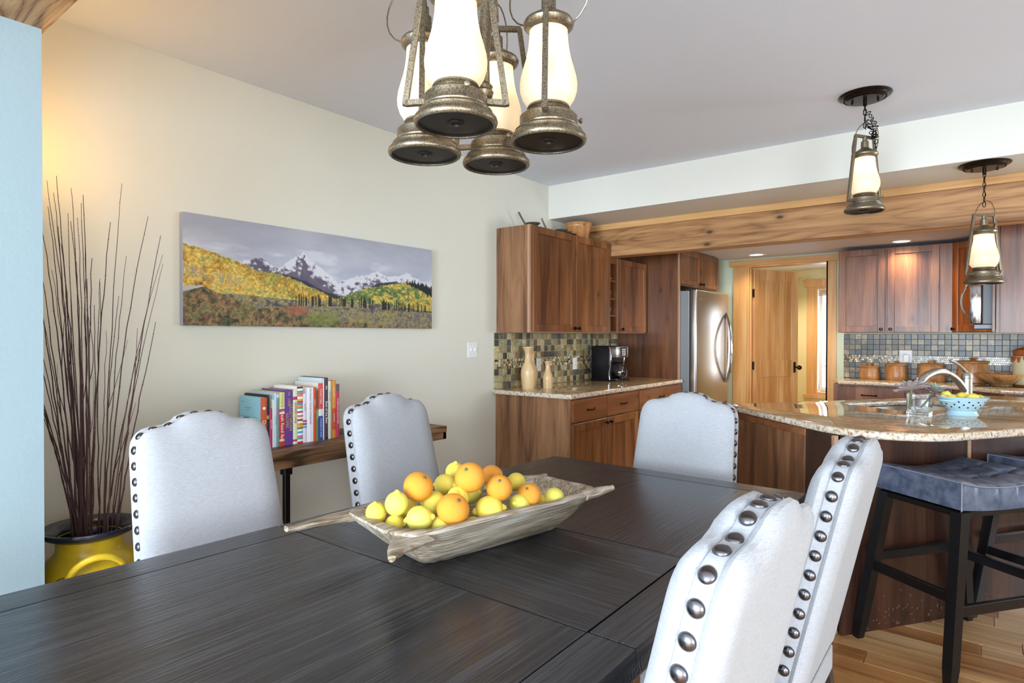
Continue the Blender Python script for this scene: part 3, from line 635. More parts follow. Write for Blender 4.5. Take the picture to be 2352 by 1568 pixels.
# ------------------------------------------------------------------ refrigerator
t = thing('refrigerator', 'stainless steel refrigerator with a bowed handle', 'refrigerator', (.43, 6.41, 0))
box_part(t, 'cabinet_body', GREYM, (.03, .785, 5.94, 6.88, .03, 1.80, .006), label='grey painted steel body')
b = bmesh.new(); bx(b, .795, .862, 5.945, 6.875, .62, 1.815, .018, seg=3); d_ = part('door', b, STEEL, t, world=True)
b = bmesh.new(); bx(b, .795, .862, 5.945, 6.875, .07, .605, .018, seg=3); part('drawer', b, STEEL, t, world=True)
b = bmesh.new(); tube(b, bez([(.865, 6.80, 1.60), (.94, 6.74, 1.45), (.985, 6.72, 1.22), (.94, 6.74, .98), (.865, 6.80, .84)], 20), .011, 10); tube(b, bez([(.865, 6.80, 1.60), (.885, 6.845, 1.45), (.89, 6.86, 1.22), (.885, 6.845, .98), (.865, 6.80, .84)], 20), .009, 10); part('handle', b, STEELM, d_, world=True)
b = bmesh.new(); bar(b, (.905, 6.05, .57), (.905, 6.77, .57), .02, bev=.004); bx(b, .86, .91, 6.06, 6.08, .56, .58); bx(b, .86, .91, 6.74, 6.76, .56, .58); part('handle', b, STEELM, t, world=True)
b = bmesh.new(); bx(b, .8615, .8635, 6.02, 6.085, 1.715, 1.732, .001); part('badge', b, STEELM, d_, world=True)
b = bmesh.new(); bx(b, .74, .80, 5.955, 6.02, 1.80, 1.822, .004); part('hinge_cover', b, BLKP, t, world=True)
# small counter in the corner behind the refrigerator
t = thing('base_cabinet', 'small alder base cabinet between refrigerator and pine doorway', 'cabinet', (.4, 7.1, 0))
box_part(t, 'carcass', ALDR, (.02, .70, 6.91, 7.29, .1, .876, .001)); f = fx(.701, 6.91); add_drawer(t, f, .02, .37, .70, .86, ALDR, .09); add_door(t, f, .02, .37, .12, .685)
eased([(.01, 6.90), (.765, 6.90), (.765, 7.265), (.735, 7.29), (.01, 7.29)], .877, .914, GRAN2, 'countertop', 'small granite counter beside the pine doorway')
sp = thing('tile_strip', 'short strip of slate backsplash tile beside the refrigerator', 'backsplash', (.4, 7.29, ZC))
rn = random.Random(4)
for c_ in range(14):
    for r_ in range(8): part('tile', bx(bmesh.new(), .02+c_*.053, .070+c_*.053, 7.291, 7.299, .916+r_*.053, .966+r_*.053, .001), rn.choice(TR), sp, world=True, smooth=0)

# ------------------------------------------------------------------ right part of the kitchen
t = thing('base_cabinet', 'alder base cabinet with one wide drawer under the canisters', 'cabinet', (2.6, 7.0, 0))
b = bmesh.new(); prism(b, [(1.945, 7.295), (1.945, 6.75), (2.90, 6.75), (3.26, 6.45), (4.6, 6.45), (4.6, 7.295)], .10, .876); part('carcass', b, ALDR, t, world=True)
f = face_m(1.945, 6.749, 0, 0, -1); add_drawer(t, f, .02, .60, .70, .86, ALDR, .12); add_drawer(t, f, .62, .94, .70, .86, ALDR, .1)
add_door(t, f, .02, .30, .12, .685, (.27, .65), ALDR); add_door(t, f, .31, .60, .12, .685, (.34, .65), ALDR); add_door(t, f, .62, .94, .12, .685, (.65, .65), ALDR)
b = bmesh.new(); prism(b, [(1.96, 7.29), (1.96, 6.80), (2.87, 6.80), (3.24, 6.50), (4.6, 6.50), (4.6, 7.29)], 0, .099); part('toe_kick', b, SLOT, t, world=True)
eased([(1.90, 7.288), (1.90, 6.98), (1.99, 6.70), (2.86, 6.70), (3.24, 6.38), (4.6, 6.38), (4.6, 7.288)], .877, .914, GRAN2, 'countertop', 'polished granite counter along the back wall under the canisters')
t = thing('upper_cabinet', 'two door alder wall cabinet above the canisters', 'cabinet', (2.4, 7.1, 1.38))
box_part(t, 'carcass', ALDR, (1.945, 2.89, 6.985, 7.295, 1.383, 2.212, .001))
f = face_m(1.945, 6.984, 0, 0, -1); add_door(t, f, .008, .41, 1.386, 2.205, (.38, 1.415), ALDR, .062); add_door(t, f, .428, .845, 1.386, 2.205, (.458, 1.415), ALDR, .062)
box_part(t, 'filler_strip', ALDR, (2.80, 2.89, 6.965, 6.985, 1.383, 2.208, .001)); 
t = thing('corner_cabinet', 'angled alder corner wall cabinet behind the hanging lantern', 'cabinet', (3.05, 7.0, 1.38))
b = bmesh.new(); prism(b, [(2.892, 7.29), (2.892, 6.985), (3.20, 6.68), (3.5, 6.68), (3.5, 7.29)], 1.383, 2.212); part('carcass', b, ALDR, t, world=True)
f = face_m(2.897, 6.978, 0, -.707, -.707); add_door(t, f, .008, .42, 1.386, 2.205, (.035, 1.415), wood('corner_alder', srgb(110, 50, 16), srgb(160, 88, 36), srgb(186, 112, 54), 'Z', .3, knots=.4, boards=.08), .062)
t = thing('microwave', 'steel over the range microwave with a bowed handle', 'microwave', (3.25, 6.45, 1.44))
box_part(t, 'body', GREYM, (3.118, 3.5, 6.16, 6.66, 1.445, 1.80, .004)); 
b = bmesh.new(); bx(b, 3.035, 3.114, 6.15, 6.665, 1.445, 1.80, .010, seg=2); d_ = part('door', b, STEELM, t, world=True)
b = bmesh.new(); tube(b, bez([(3.034, 6.2, 1.77), (2.965, 6.2, 1.72), (2.955, 6.2, 1.56), (3.03, 6.2, 1.50)], 14), .009, 8); part('handle', b, STEELM, d_, world=True)
b = bmesh.new(); bx(b, 3.06, 3.30, 6.20, 6.60, 1.405, 1.444, .004); part('vent_grille', b, BLKP, t, world=True)
t = thing('upper_cabinet', 'large plain alder end panel of the right hand wall cabinets', 'cabinet', (3.36, 6.08, 1.38))
box_part(t, 'side_panel', ALDR, (3.225, 4.3, 6.0, 6.018, 1.375, 2.21, .001)); box_part(t, 'carcass', ALDR, (3.20, 4.3, 6.019, 6.14, 1.375, 2.21, .001))
box_part(t, 'face_frame', ALDR, (3.20, 3.218, 5.998, 6.018, 1.375, 2.21, .001)); b = bmesh.new(); bx(b, 3.176, 3.196, 6.0, 6.14, 1.38, 2.205, .002); part('door', b, ALDR, t, world=True)
b = bmesh.new(); bx(b, 3.19, 4.3, 6.14, 6.66, 1.805, 2.21, .002); part('bridge_box', b, ALDR, t, world=True)
# canisters, bowl, crock
def canister(x, y, r, h, label):
    t = thing('canister', label, 'canister', (x, y, ZC), 0)
    part('body', lathe(bmesh.new(), [(0, 0), (r*.93, 0), (r, .012), (r*1.0, h*.30), (r*.90, h*.80), (r*.86, h*.93), (r*.95, h*.98), (r*.95, h), (0, h)], 40), CANW, t)
    part('lid', lathe(bmesh.new(), [(r*.96, h+.001), (r*.97, h+.006), (r*.80, h+.012), (r*.2, h+.014), (r*.14, h+.02), (r*.26, h+.035), (r*.24, h+.04), (0, h+.041)], 36), CANW, t)
canister(2.205, 7.14, .092, .122, 'smallest turned wooden canister, first from the doorway')
canister(2.435, 7.14, .098, .150, 'second wooden canister from the doorway')
canister(2.725, 7.12, .116, .160, 'wide low shouldered wooden canister, third from the doorway')
canister(3.045, 7.12, .130, .195, 'largest wooden canister behind the wooden bowl')
b = lathe(bmesh.new(), [(0, 0), (.07, 0), (.075, .008), (.10, .016), (.165, .07), (.182, .098), (.178, .10), (.155, .07), (.09, .028), (0, .02)], 48, cap=False)
wb = solo('wooden_bowl', b, CANW, 'shallow turned wooden bowl with burnt marks in front of the largest canister', 'bowl', (3.235, 6.86, ZC))
me = text_mesh('TC', .035); o = piece('burnt_mark', me, wb, T(-.02, -.166, .062, rx=R(118))); me.materials.append(SLOT)
t = thing('crock', 'tall cream stoneware crock with drip glaze at the right edge', 'crock', (3.425, 6.90, ZC))
CR = plain('cream_stoneware', srgb(214, 206, 168), .3); RG = plain('rust_glaze', srgb(160, 84, 40), .25)
part('body', lathe(bmesh.new(), [(0, .012), (.094, .012), (.102, .04), (.100, .22), (.092, .255), (0, .255)], 40), CR, t)
part('foot_ring', lathe(bmesh.new(), [(0, 0), (.10, 0), (.103, .012), (0, .013)], 40), RG, t)
b = bmesh.new(); lathe(b, [(.093, .255), (.10, .262), (.103, .30), (.098, .31), (.05, .33), (.02, .338), (.015, .345), (.024, .36), (.018, .372), (0, .374)], 36); part('lid', b, RG, t)
b = bmesh.new()
for k_ in range(14):
    a_ = 2*PI*k_/14; hh = .03+.03*((k_*7) % 5)/5; tube(b, [(.099*math.cos(a_), .099*math.sin(a_), .25), (.1005*math.cos(a_), .1005*math.sin(a_), .25-hh)], [.016, .007], 8)
part('drip_glaze', b, RG, t)
b = bmesh.new(); bx(b, 3.06, 3.62, 6.66, 7.20, ZC+.0005, ZC+.006, .002); ct = solo('cooktop', b, plain('black_ceramic_glass', (.004, .004, .005), .04), 'black glass cooktop set into the back counter', 'cooktop')
wb.location.z = ZC+.0065; t.location.z = ZC+.0065

# ------------------------------------------------------------------ peninsula bar
FX, FY = 2.829, 2.866; SD = Vector((.546, .838)); OD = Vector((-.838, .546))
def pen(s, o): return (FX+SD.x*s+OD.x*o, FY+SD.y*s+OD.y*o)
fil = fillet((1.934, 3.69), (FX, FY), pen(1.5, 0), .36, 10)
hole = [pen(*q) for q in ((.98, .62), (1.58, .62), (1.64, .68), (1.64, 1.02), (1.58, 1.08), (.98, 1.08), (.92, 1.02), (.92, .68))]
outer = [(1.934, 3.69)]+fil+[pen(2.75, 0), (4.55, 5.2), (4.55, 5.40), (3.12, 5.40), (1.934, 3.762)]
eased(outer, .898, .935, GRAN, 'countertop', 'large angled granite bar top with a rounded corner', [hole], .014)
t = thing('bar_cabinet', 'dark alder base of the granite bar with panelled faces', 'cabinet', (2.9, 3.9, 0))
A_, B_ = Vector((1.985, 3.715)), Vector((2.634, 3.069)); Dv = Vector(pen(2.7, .17))
core = [tuple(A_+Vector((.02, .02))), (2.642, 3.095), tuple(Dv+Vector((-.01, .01))), (4.0, 5.35), (3.15, 5.35), (2.02, 3.78)]
b = bmesh.new(); prism(b, [(p[0], p[1]) for p in core], .0, .62); part('carcass', b, ALDD, t, world=True)
def panel(p, q, a, b_, z0, z1, m, name='panel', th=.018, label=None):
    p, q = Vector(p), Vector(q); d = (q-p).normalized(); n = Vector((d.y, -d.x)); fm = Matrix(((d.x, n.x, 0, p.x), (d.y, n.y, 0, p.y), (0, 0, 1, 0), (0, 0, 0, 1)))
    return part(name, absorb(bmesh.new(), bx(bmesh.new(), a, b_, 0, th, z0, z1, .0015), fm), m, t, world=True, label=label)
WALP = wood('bar_side_veneer', srgb(78, 46, 26), srgb(120, 80, 52), srgb(146, 104, 70), 'Z', .42, rings=.12, scale=1.4)
pl, ql = (1.965, 3.705), (2.625, 3.085); LL = (Vector(ql)-Vector(pl)).length
panel(pl, ql, .0, LL*.76, 0, .862, WALP, label='figured brown side panel'); panel(pl, ql, 0, LL*.765, .862, .897, ALDX, 'top_rail', .02)
panel(pl, ql, LL*.77, LL*.975, 0, .897, ALDD); panel(pl, ql, LL*.977, LL, 0, .897, ALDE, 'edge_strip', .019)
pf = (2.628, 3.080); qf = tuple(Dv); LF = (Vector(qf)-Vector(pf)).length
panel(pf, qf, 0.004, .75, .0, .897, ALDD); panel(pf, qf, .752, .77, 0, .897, ALDE, 'edge_strip', .022); panel(pf, qf, .772, 1.6, 0, .897, ALDD); panel(pf, qf, 1.602, 1.62, 0, .897, ALDE, 'edge_strip', .022); panel(pf, qf, 1.622, LF, 0, .897, ALDD)
for a_, b_ in ((A_+Vector((.03, .03)), Vector(pen(2.6, .25))), ):
    pass
b = bmesh.new(); q1 = [(1.99, 3.73), (2.642, 3.095), tuple(Dv), (4.0, 5.33), (3.98, 5.35), (3.15, 5.33), (2.02, 3.80)]
inn = [tuple(Vector(p).lerp(Vector((3.0, 4.4)), .03)) for p in q1]
for i in range(len(q1)):
    j = (i+1) % len(q1); prism(b, [q1[i], q1[j], inn[j], inn[i]], .62, .897)
part('upper_frame', b, ALDD, t, world=True)
dfr = (Vector(qf)-Vector(pf)).normalized(); nfr = Vector((dfr.y, -dfr.x)); po_ = Vector(pf)+dfr*.90+nfr*.019
fo = Matrix(((dfr.x, nfr.x, 0, po_.x), (dfr.y, nfr.y, 0, po_.y), (0, 0, 1, .43), (0, 0, 0, 1)))
plate('outlet', 'black outlet on the dark bar front behind the nearer stool', fo, BLKP)
b = bmesh.new(); rn = random.Random(8)
for k_ in range(70):
    s_ = rn.choice([rn.uniform(.08, .34), rn.uniform(.3, .76), rn.uniform(.3, 1.1)]); z_ = abs(rn.gauss(0, .07))+.012; l_ = rn.uniform(.003, .014); q_ = Vector(pf)+dfr*s_+nfr*.0185
    m_ = Matrix(((dfr.x, nfr.x, 0, q_.x), (dfr.y, nfr.y, 0, q_.y), (0, 0, 1, z_), (0, 0, 0, 1))) @ Matrix.Rotation(rn.uniform(-1.5, 1.5), 4, 'Y'); bx(b, 0, l_, 0, .0004, 0, .0016, 0, m_)
o = part('scuff_marks', b, plain('pale_scuffs', srgb(150, 130, 116), .8), t, world=True, smooth=0); o['kind'] = 'stuff'
# sink
t = thing('sink', 'undermount steel sink in the granite bar', 'sink', (*pen(1.28, .85), .7))
b = bmesh.new(); ss = [(1.28+(s-1.28)*1.03, .85+(o-.85)*1.03) for s, o in ((.98, .62), (1.58, .62), (1.64, .68), (1.64, 1.02), (1.58, 1.08), (.98, 1.08), (.92, 1.02), (.92, .68))]
ring = lambda k, z: [b.verts.new((*pen(1.28+(s-1.28)*k, .85+(o-.85)*k), z)) for s, o in ss]
r1, r2, r3, r4 = ring(1.06, .896), ring(1.0, .896), ring(.97, .715), ring(.86, .70)
for u_, v_ in ((r1, r2), (r2, r3), (r3, r4)):
    for i in range(8): b.faces.new((u_[i], u_[(i+1) % 8], v_[(i+1) % 8], v_[i]))
b.faces.new(r4); bmesh.ops.recalc_face_normals(b, faces=b.faces); bmesh.ops.reverse_faces(b, faces=b.faces); basin = part('basin', b, STEEL, t, world=True, smooth=60)
sol = basin.modifiers.new('thickness', 'SOLIDIFY'); sol.thickness = .002; sol.offset = 0
part('drain', lathe(bmesh.new(), [(.045, .7005), (.045, .705), (.03, .704), (0, .702)], 24, T(*pen(1.28, .85), 0)), STEELM, t, world=True)
# faucet: spout swings to the left over the sink
fb_ = (3.050, 4.735, .935)
t = thing('faucet', 'brushed steel single lever faucet arching over the bar sink', 'faucet', fb_, math.atan2(-.838, -.546))
part('body', lathe(bmesh.new(), [(0, 0), (.036, 0), (.037, .006), (.031, .012), (.030, .15), (.030, .152), (.032, .155), (.031, .172), (.022, .188), (0, .194)], 32), STEEL, t)
b = bmesh.new(); P_ = bez([(.0, 0, .055), (.05, 0, .12), (.13, 0, .215), (.26, 0, .218), (.355, 0, .168)], 22); tube(b, P_, [.021]*12+[.0215+.0003*i for i in range(11)], 14); part('spout', b, STEEL, t)
b = bmesh.new(); P2 = bez([(.350, 0, .171), (.385, 0, .152), (.412, 0, .128)], 6); tube(b, P2, [.0235, .0245, .025, .025, .0245, .023, .021], 14); part('spray_head', b, STEEL, t)
b = bmesh.new(); lathe(b, [(.0225, -.001), (.0225, .001)], 20, Matrix.Translation(P_[12]) @ (P_[13]-P_[11]).to_track_quat('Z', 'Y').to_matrix().to_4x4()); part('joint_ring', b, SLOT, t)
b = bmesh.new(); tube(b, bez([(.0, 0, .18), (.03, 0, .205), (.06, 0, .235), (.10, 0, .255), (.145, 0, .262)], 14), [.016, .014, .012, .0105, .0095, .009, .0088, .0087, .0086, .0085, .0085, .0085, .009, .010, .010], 10); part('lever', b, STEEL, t)
# glass cube vase with succulents
vx, vy = 2.868, 3.90
t = thing('glass_vase', 'square clear glass vase on the granite bar', 'vase', (vx, vy, .935), R(-6))
b = bmesh.new(); so, si = .05, .044
bmesh.ops.create_cube(b, size=1)
for v in b.verts: v.co = Vector((v.co.x*2*so, v.co.y*2*so, (v.co.z+.5)*.105))
top = max(b.faces, key=lambda f: f.calc_center_median().z); r_ = bmesh.ops.inset_individual(b, faces=[top], thickness=so-si); bmesh.ops.translate(b, verts=top.verts, vec=(0, 0, -.095))
bmesh.ops.translate(b, verts=b.verts, vec=(0, 0, .0006)); part('glass', b, GLASS, t, smooth=0)
b = bmesh.new()
rn = random.Random(3)
PEB = mottled('clear_pebbles', srgb(206, 212, 204), srgb(236, 238, 232), .2, 60.)
for k_ in range(16): bmesh.ops.create_icosphere(b, subdivisions=2, radius=rn.uniform(.007, .011), matrix=T(rn.uniform(-.032, .032), rn.uniform(-.032, .032), rn.uniform(.02, .034)) @ Matrix.Diagonal((1, .8, .7, 1)))
o = solo('pebbles', b, PEB, 'pale pebbles in the bottom of the glass vase', 'pebbles', (vx, vy, .935), R(-6)); o['kind'] = 'stuff'
SUC = mottled('dusty_pink_succulent', srgb(150, 146, 140), srgb(190, 164, 164), .55, 30.); SUC2 = plain('grey_green_succulent', srgb(146, 158, 142), .55)
def succulent(x, y, z, r, tilt, base, label):
    t = thing('succulent', label, 'succulent', (x, y, z))
    m_ = Matrix.Translation((0, 0, 0)) @ Euler(tilt).to_matrix().to_4x4()
    lm = bmesh.new(); L_ = 1.0; sec = 5
    rows_ = []
    for i in range(7):
        f_ = i/6; wd = .215*math.sin(PI*min(1, .18+f_*.80))**.8*(1 if f_ < .98 else .1); rows_.append([lm.verts.new((f_*L_, wd*c, .10*f_*f_+.07*abs(c)*math.sin(PI*f_)+zz)) for c, zz in ((-1, 0), (0, .05), (1, 0), (0, -.04))])
    for u_, v_ in zip(rows_, rows_[1:]):
        for k_ in range(4): lm.faces.new((u_[k_], u_[(k_+1) % 4], v_[(k_+1) % 4], v_[k_]))
    lm.faces.new(rows_[0][::-1]); lm.faces.new(rows_[-1]); bmesh.ops.recalc_face_normals(lm, faces=lm.faces)
    me1 = mesh('leaf', lm.copy(), SUC, 60); me2 = mesh('leaf', lm, SUC2, 60)
    k = 0
    for row, (n, el, ln) in enumerate(((11, 4, 1.), (10, 22, .92), (9, 40, .74), (7, 58, .52), (4, 75, .32))):
        for i in range(n):
            a_ = 2*PI*(i+row*.5)/n+rn.uniform(-.12, .12)
            piece('leaf', me2 if row >= 2 else me1, t, m_ @ Matrix.Rotation(a_, 4, 'Z') @ Matrix.Rotation(-R(el+rn.uniform(-6, 6)), 4, 'Y') @ Matrix.Translation((.004, 0, 0)) @ Matrix.Scale(r*ln, 4))
    b = bmesh.new(); tube(b, bez([(0, 0, 0), (base[0]*.4, base[1]*.4, base[2]*.5), base], 8), .0055, 8); part('stem', b, plain('succulent_stem', srgb(110, 116, 70), .6), t)
succulent(vx-.035, vy-.01, 1.062, .082, (R(-14), R(-12), 0), (-.005, -.03, -.10), 'larger pink tipped grey green succulent rosette in the glass vase')
succulent(vx+.062, vy+.055, 1.052, .068, (R(8), R(26), 0), (-.055, -.06, -.085), 'smaller mauve succulent rosette leaning out to the right of the vase')
# colander of lemons
cx, cy = 3.048, 4.0
t = thing('colander', 'pale blue enamel colander full of lemons on the bar', 'colander', (cx, cy, .935))
prof = [(.072, 0), (.070, .004), (.066, .012), (.063, .022), (.070, .028), (.086, .045), (.100, .066), (.110, .086), (.116, .094), (.117, .0965), (.113, .097), (.107, .088), (.096, .066), (.082, .047), (.066, .031), (0, .026)]
b = lathe(bmesh.new(), prof, 96, cap=False); part('bowl', b, COLAN, t, smooth=50)
for s_ in (R(-125), R(55)):
    b = bmesh.new(); tube(b, bez([(.104, -.042, .076), (.142, -.035, .080), (.142, .035, .080), (.104, .042, .076)], 14), .0052, 8); part('handle', absorb(bmesh.new(), b, T(rz=s_)), COLAN, t)
hm = mesh('drain_hole', lathe(bmesh.new(), [(.0044, -.0006), (.0044, .0008), (0, .0008)], 12), SLOT, 0)
for row, (n, rr, zz) in enumerate(((15, .0855, .0445), (15, .0955, .0585), (15, .1038, .0735))):
    for i in range(n):
        a_ = 2*PI*(i+.5*(row % 2))/n; piece('drain_hole', hm, t, T(rr*math.cos(a_), rr*math.sin(a_), zz, rz=a_) @ T(ry=R(118)) )

# ------------------------------------------------------------------ fruit
def lemon_mesh():
    p = [(0, -1.30), (.10, -1.28), (.16, -1.20), (.30, -1.06)]
    for i in range(1, 14):
        a_ = PI*i/14; p.append((math.sin(a_)**.9, -math.cos(a_)*1.02))
    p += [(.30, 1.05), (.18, 1.16), (.13, 1.24), (0, 1.27)]
    return lathe(bmesh.new(), p, 28, cap=False)
LEM = [mesh('lemon', lemon_mesh(), LEMON, 80), mesh('lemon', lemon_mesh(), LEMG, 80)]
def orange_mesh():
    b = lathe(bmesh.new(), [(0, -.93)]+[(math.sin(PI*i/16), -math.cos(PI*i/16)*.93) for i in range(1, 15)]+[(.22, .895), (.10, .87), (0, .86)], 32, cap=False); return b
ORM = mesh('orange', orange_mesh(), ORANGE, 80)
b = bmesh.new()
for k_ in range(5): tube(b, [(0, 0, .0), (.13*math.cos(k_*1.257), .13*math.sin(k_*1.257), .02)], [.07, .035], 6)
STM = mesh('stem_star', b, STEMM, 60)
def put_fruit(me, name, label, cat, x, y, z, r, rot, grp, stem=None):
    o = bpy.data.objects.new(name, me); C.objects.link(o); o.location = (x, y, z); o.rotation_euler = rot; o.scale = (r, r, r)
    o['label'] = label; o['category'] = cat
    if grp: o['group'] = grp
    if stem is not None:
        s = bpy.data.objects.new('stem', stem); C.objects.link(s); s.parent = o; s.location = (0, 0, .88); s.scale = (1, 1, 1)
    return o
FR = [('o', 1.963, 1.131, 0.945, 0.040, 'orange resting highest at the left of the fruit pile'), ('o', 2.058, 1.229, 0.965, 0.041, 'orange at the very top of the fruit pile with its star stem showing'),
('o', 2.073, 1.147, 0.899, 0.043, 'orange low in the middle front of the dough bowl'), ('o', 2.105, 1.297, 0.931, 0.036, 'yellow orange fruit on the upper right of the pile'),
('o', 2.022, 1.367, 0.94, 0.032, 'orange behind the topmost orange'), ('o', 2.128, 1.403, 0.893, 0.035, 'rightmost orange in the dough bowl'),
('l', 1.961, 1.057, 0.915, 0.030, 'lemon standing upright at the left of the pile', (.1, .15, 0)), ('l', 1.901, 1.04, 0.885, 0.027, 'leftmost small lemon by the bowl end', (.3, .2, 0)),
('l', 2.027, 1.074, 0.885, 0.032, 'large lemon in front pointing to the left', (0, 1.4, .6)), ('l', 1.948, 1.064, 0.858, 0.025, 'half sunk lemon at the left rim', (0, 1.5, .4)),
('l', 2.055, 1.122, 0.858, 0.028, 'half sunk lemon at the front rim below the front orange', (0, 1.5, 1.0)), ('l', 2.099, 1.262, 0.878, 0.037, 'largest lemon at the front centre right', (0, 1.45, .75)),
('l', 2.12, 1.368, 0.872, 0.030, 'lemon right of the largest one at the front rim', (1.2, .3, 0)), ('l', 2.148, 1.5, 0.868, 0.030, 'lemon lying alone at the right end of the bowl', (0, 1.5, 1.3)),
('l', 2.042, 1.200, 0.914, 0.030, 'greenish lemon below the topmost orange', (.9, .4, .3)), ('l', 1.948, 1.248, 0.925, 0.030, 'lemon behind between the two upper left oranges', (0, 1.5, .2)),
('l', 1.921, 1.317, 0.945, 0.028, 'pale lemon behind the topmost orange', (.2, .2, .2)), ('l', 1.978, 1.175, 0.895, 0.031, 'lemon tucked under the upper left orange', (0, 1.5, .5)),
('l', 2.045, 1.45, 0.91, 0.027, 'lemon behind the rightmost orange', (0, 1.5, 1.5)), ('l', 2.088, 1.205, 0.842, 0.028, 'half sunk lemon at the front rim in the middle', (0, 1.5, .9)),
('l', 1.93, 1.125, 0.88, 0.027, 'lemon between the upright lemon and the upper left orange', (0, 1.3, 0)), ('l', 2.075, 1.33, .905, .027, 'lemon wedged behind the upper right fruit', (0, 1.4, .9)),
('l', 2.12, 1.46, .862, .022, 'small lemon low beside the rightmost orange', (0, 1.4, 1.)), ('l', 2.0, 1.30, .90, .03, 'lemon deep in the middle of the pile', (0, 1.4, 0)),
('l', 1.99, 1.42, .895, .028, 'lemon deep at the back of the pile', (0, 1.4, 1.))]
rn = random.Random(9)
for f in FR:
    if f[0] == 'o': put_fruit(ORM, 'orange', f[5], 'orange', *f[1:4], f[4], (R(38), R(14), rn.uniform(0, 3)) if f[5].find('stem') < 0 else (R(40), R(16), 0), 'citrus fruit in the dough bowl', STM)
    else: put_fruit(LEM[rn.randrange(2)], 'lemon', f[5], 'lemon', *f[1:4], f[4], f[6], 'citrus fruit in the dough bowl')
for x, y, z, rr, rot, lab in ((-.068, -.05, .108, .027, (.5, .3, 0), 'leftmost and highest lemon in the blue colander'), (-.040, -.072, .095, .024, (0, 1.4, .3), 'lemon at the front left of the blue colander'), (.0, .02, .100, .028, (0, 1.4, .8), 'lemon in the middle of the blue colander'),
                              (.045, -.035, .100, .029, (0, 1.5, .4), 'largest lemon lying lengthwise in the blue colander'), (.070, .035, .092, .026, (.9, .6, 0), 'rightmost lemon in the blue colander'), (-.02, .065, .085, .027, (0, 1.4, 2), 'lemon hidden at the back of the blue colander')):
    put_fruit(LEM[0], 'lemon', lab, 'lemon', cx+x, cy+y, .935+z-.012, rr, rot, 'lemons in the blue colander')

# ------------------------------------------------------------------ dining table
NL, FL_, FR_, NR = Vector((1.392, .10)), Vector((1.487, 2.487)), Vector((2.620, 2.478)), Vector((2.650, .10))
t = thing('dining_table', 'large black stained wood dining table with a centre leaf', 'table', (2.05, 1.3, 0))
def tp(u, v):  # u across 0..1, v along in metres of world Y
    k = (v-.10)/(2.483-.10); l = NL.lerp(FL_, k); r_ = NR.lerp(FR_, k); return l.lerp(r_, u)
def board(u0, u1, v0, v1, m, name='board', mitre=None, z0=.728, z1=.76, g=.0018):
    a, b_, c_, d_ = tp(u0, v0), tp(u1, v0), tp(u1, v1), tp(u0, v1)
    pts = [(a.x+g, a.y+g), (b_.x-g, b_.y+g), (c_.x-g, c_.y-g), (d_.x+g, d_.y-g)]
    if mitre: pts = [tuple(tp(*q)) for q in mitre]
    bm = bmesh.new(); prism(bm, pts, z0, z1, bev=.0012, seg=1); return part(name, bm, m, t, world=True, smooth=0)
bu = .088; vb0, vb1 = .20, 2.386; s1, s2 = 1.048, 1.556
board(bu, 1-bu, vb0, s1, BLK, 'centre_panel'); board(bu, 1-bu, s1, s2, BLKX, 'leaf'); board(bu, 1-bu, s2, vb1, BLK, 'centre_panel')
board(0, 0, 0, 0, BLK, 'border_board', [(0, .10), (bu-.0008, vb0), (bu-.0008, s1-.001), (0, s1-.001)])
board(0, bu-.0008, s1+.001, s2-.001, BLK, 'border_board'); board(0, 0, 0, 0, BLK, 'border_board', [(0, s2+.001), (bu-.0008, s2+.001), (bu-.0008, vb1), (0, 2.483)])
board(0, 0, 0, 0, BLK, 'border_board', [(1, .10), (1, s1-.001), (1-bu+.0008, s1-.001), (1-bu+.0008, vb0)])
board(1-bu+.0008, 1, s1+.001, s2-.001, BLK, 'border_board'); board(0, 0, 0, 0, BLK, 'border_board', [(1, s2+.001), (1, 2.483), (1-bu+.0008, vb1), (1-bu+.0008, s2+.001)])
board(0, 0, 0, 0, BLKX, 'border_board', [(.001, 2.484), (bu, vb1+.002), (1-bu, vb1+.002), (.999, 2.484)])
board(0, 0, 0, 0, BLKX, 'border_board', [(.001, .099), (.999, .099), (1-bu, vb0-.002), (bu, vb0-.002)])
b = bmesh.new(); prism(b, [tuple(tp(.004, .106)), tuple(tp(.996, .106)), tuple(tp(.996, 2.478)), tuple(tp(.004, 2.478))], .700, .7275); part('edge_moulding', b, BLKX, t, world=True)
ins = [tp(.07, .20), tp(.93, .20), tp(.93, 2.39), tp(.07, 2.39)]
for i in range(4):
    p, q = ins[i], ins[(i+1) % 4]; b = bmesh.new(); bar(b, (p.x, p.y, .655), (q.x, q.y, .655), .025, .088, spin=0 if i % 2 == 0 else 0); part('apron', b, BLKX, t, world=True)
for p in ins:
    b = bmesh.new(); bx(b, p.x-.05, p.x+.05, p.y-.05, p.y+.05, 0, .70, .006); part('leg', b, BLKX, t, world=True)

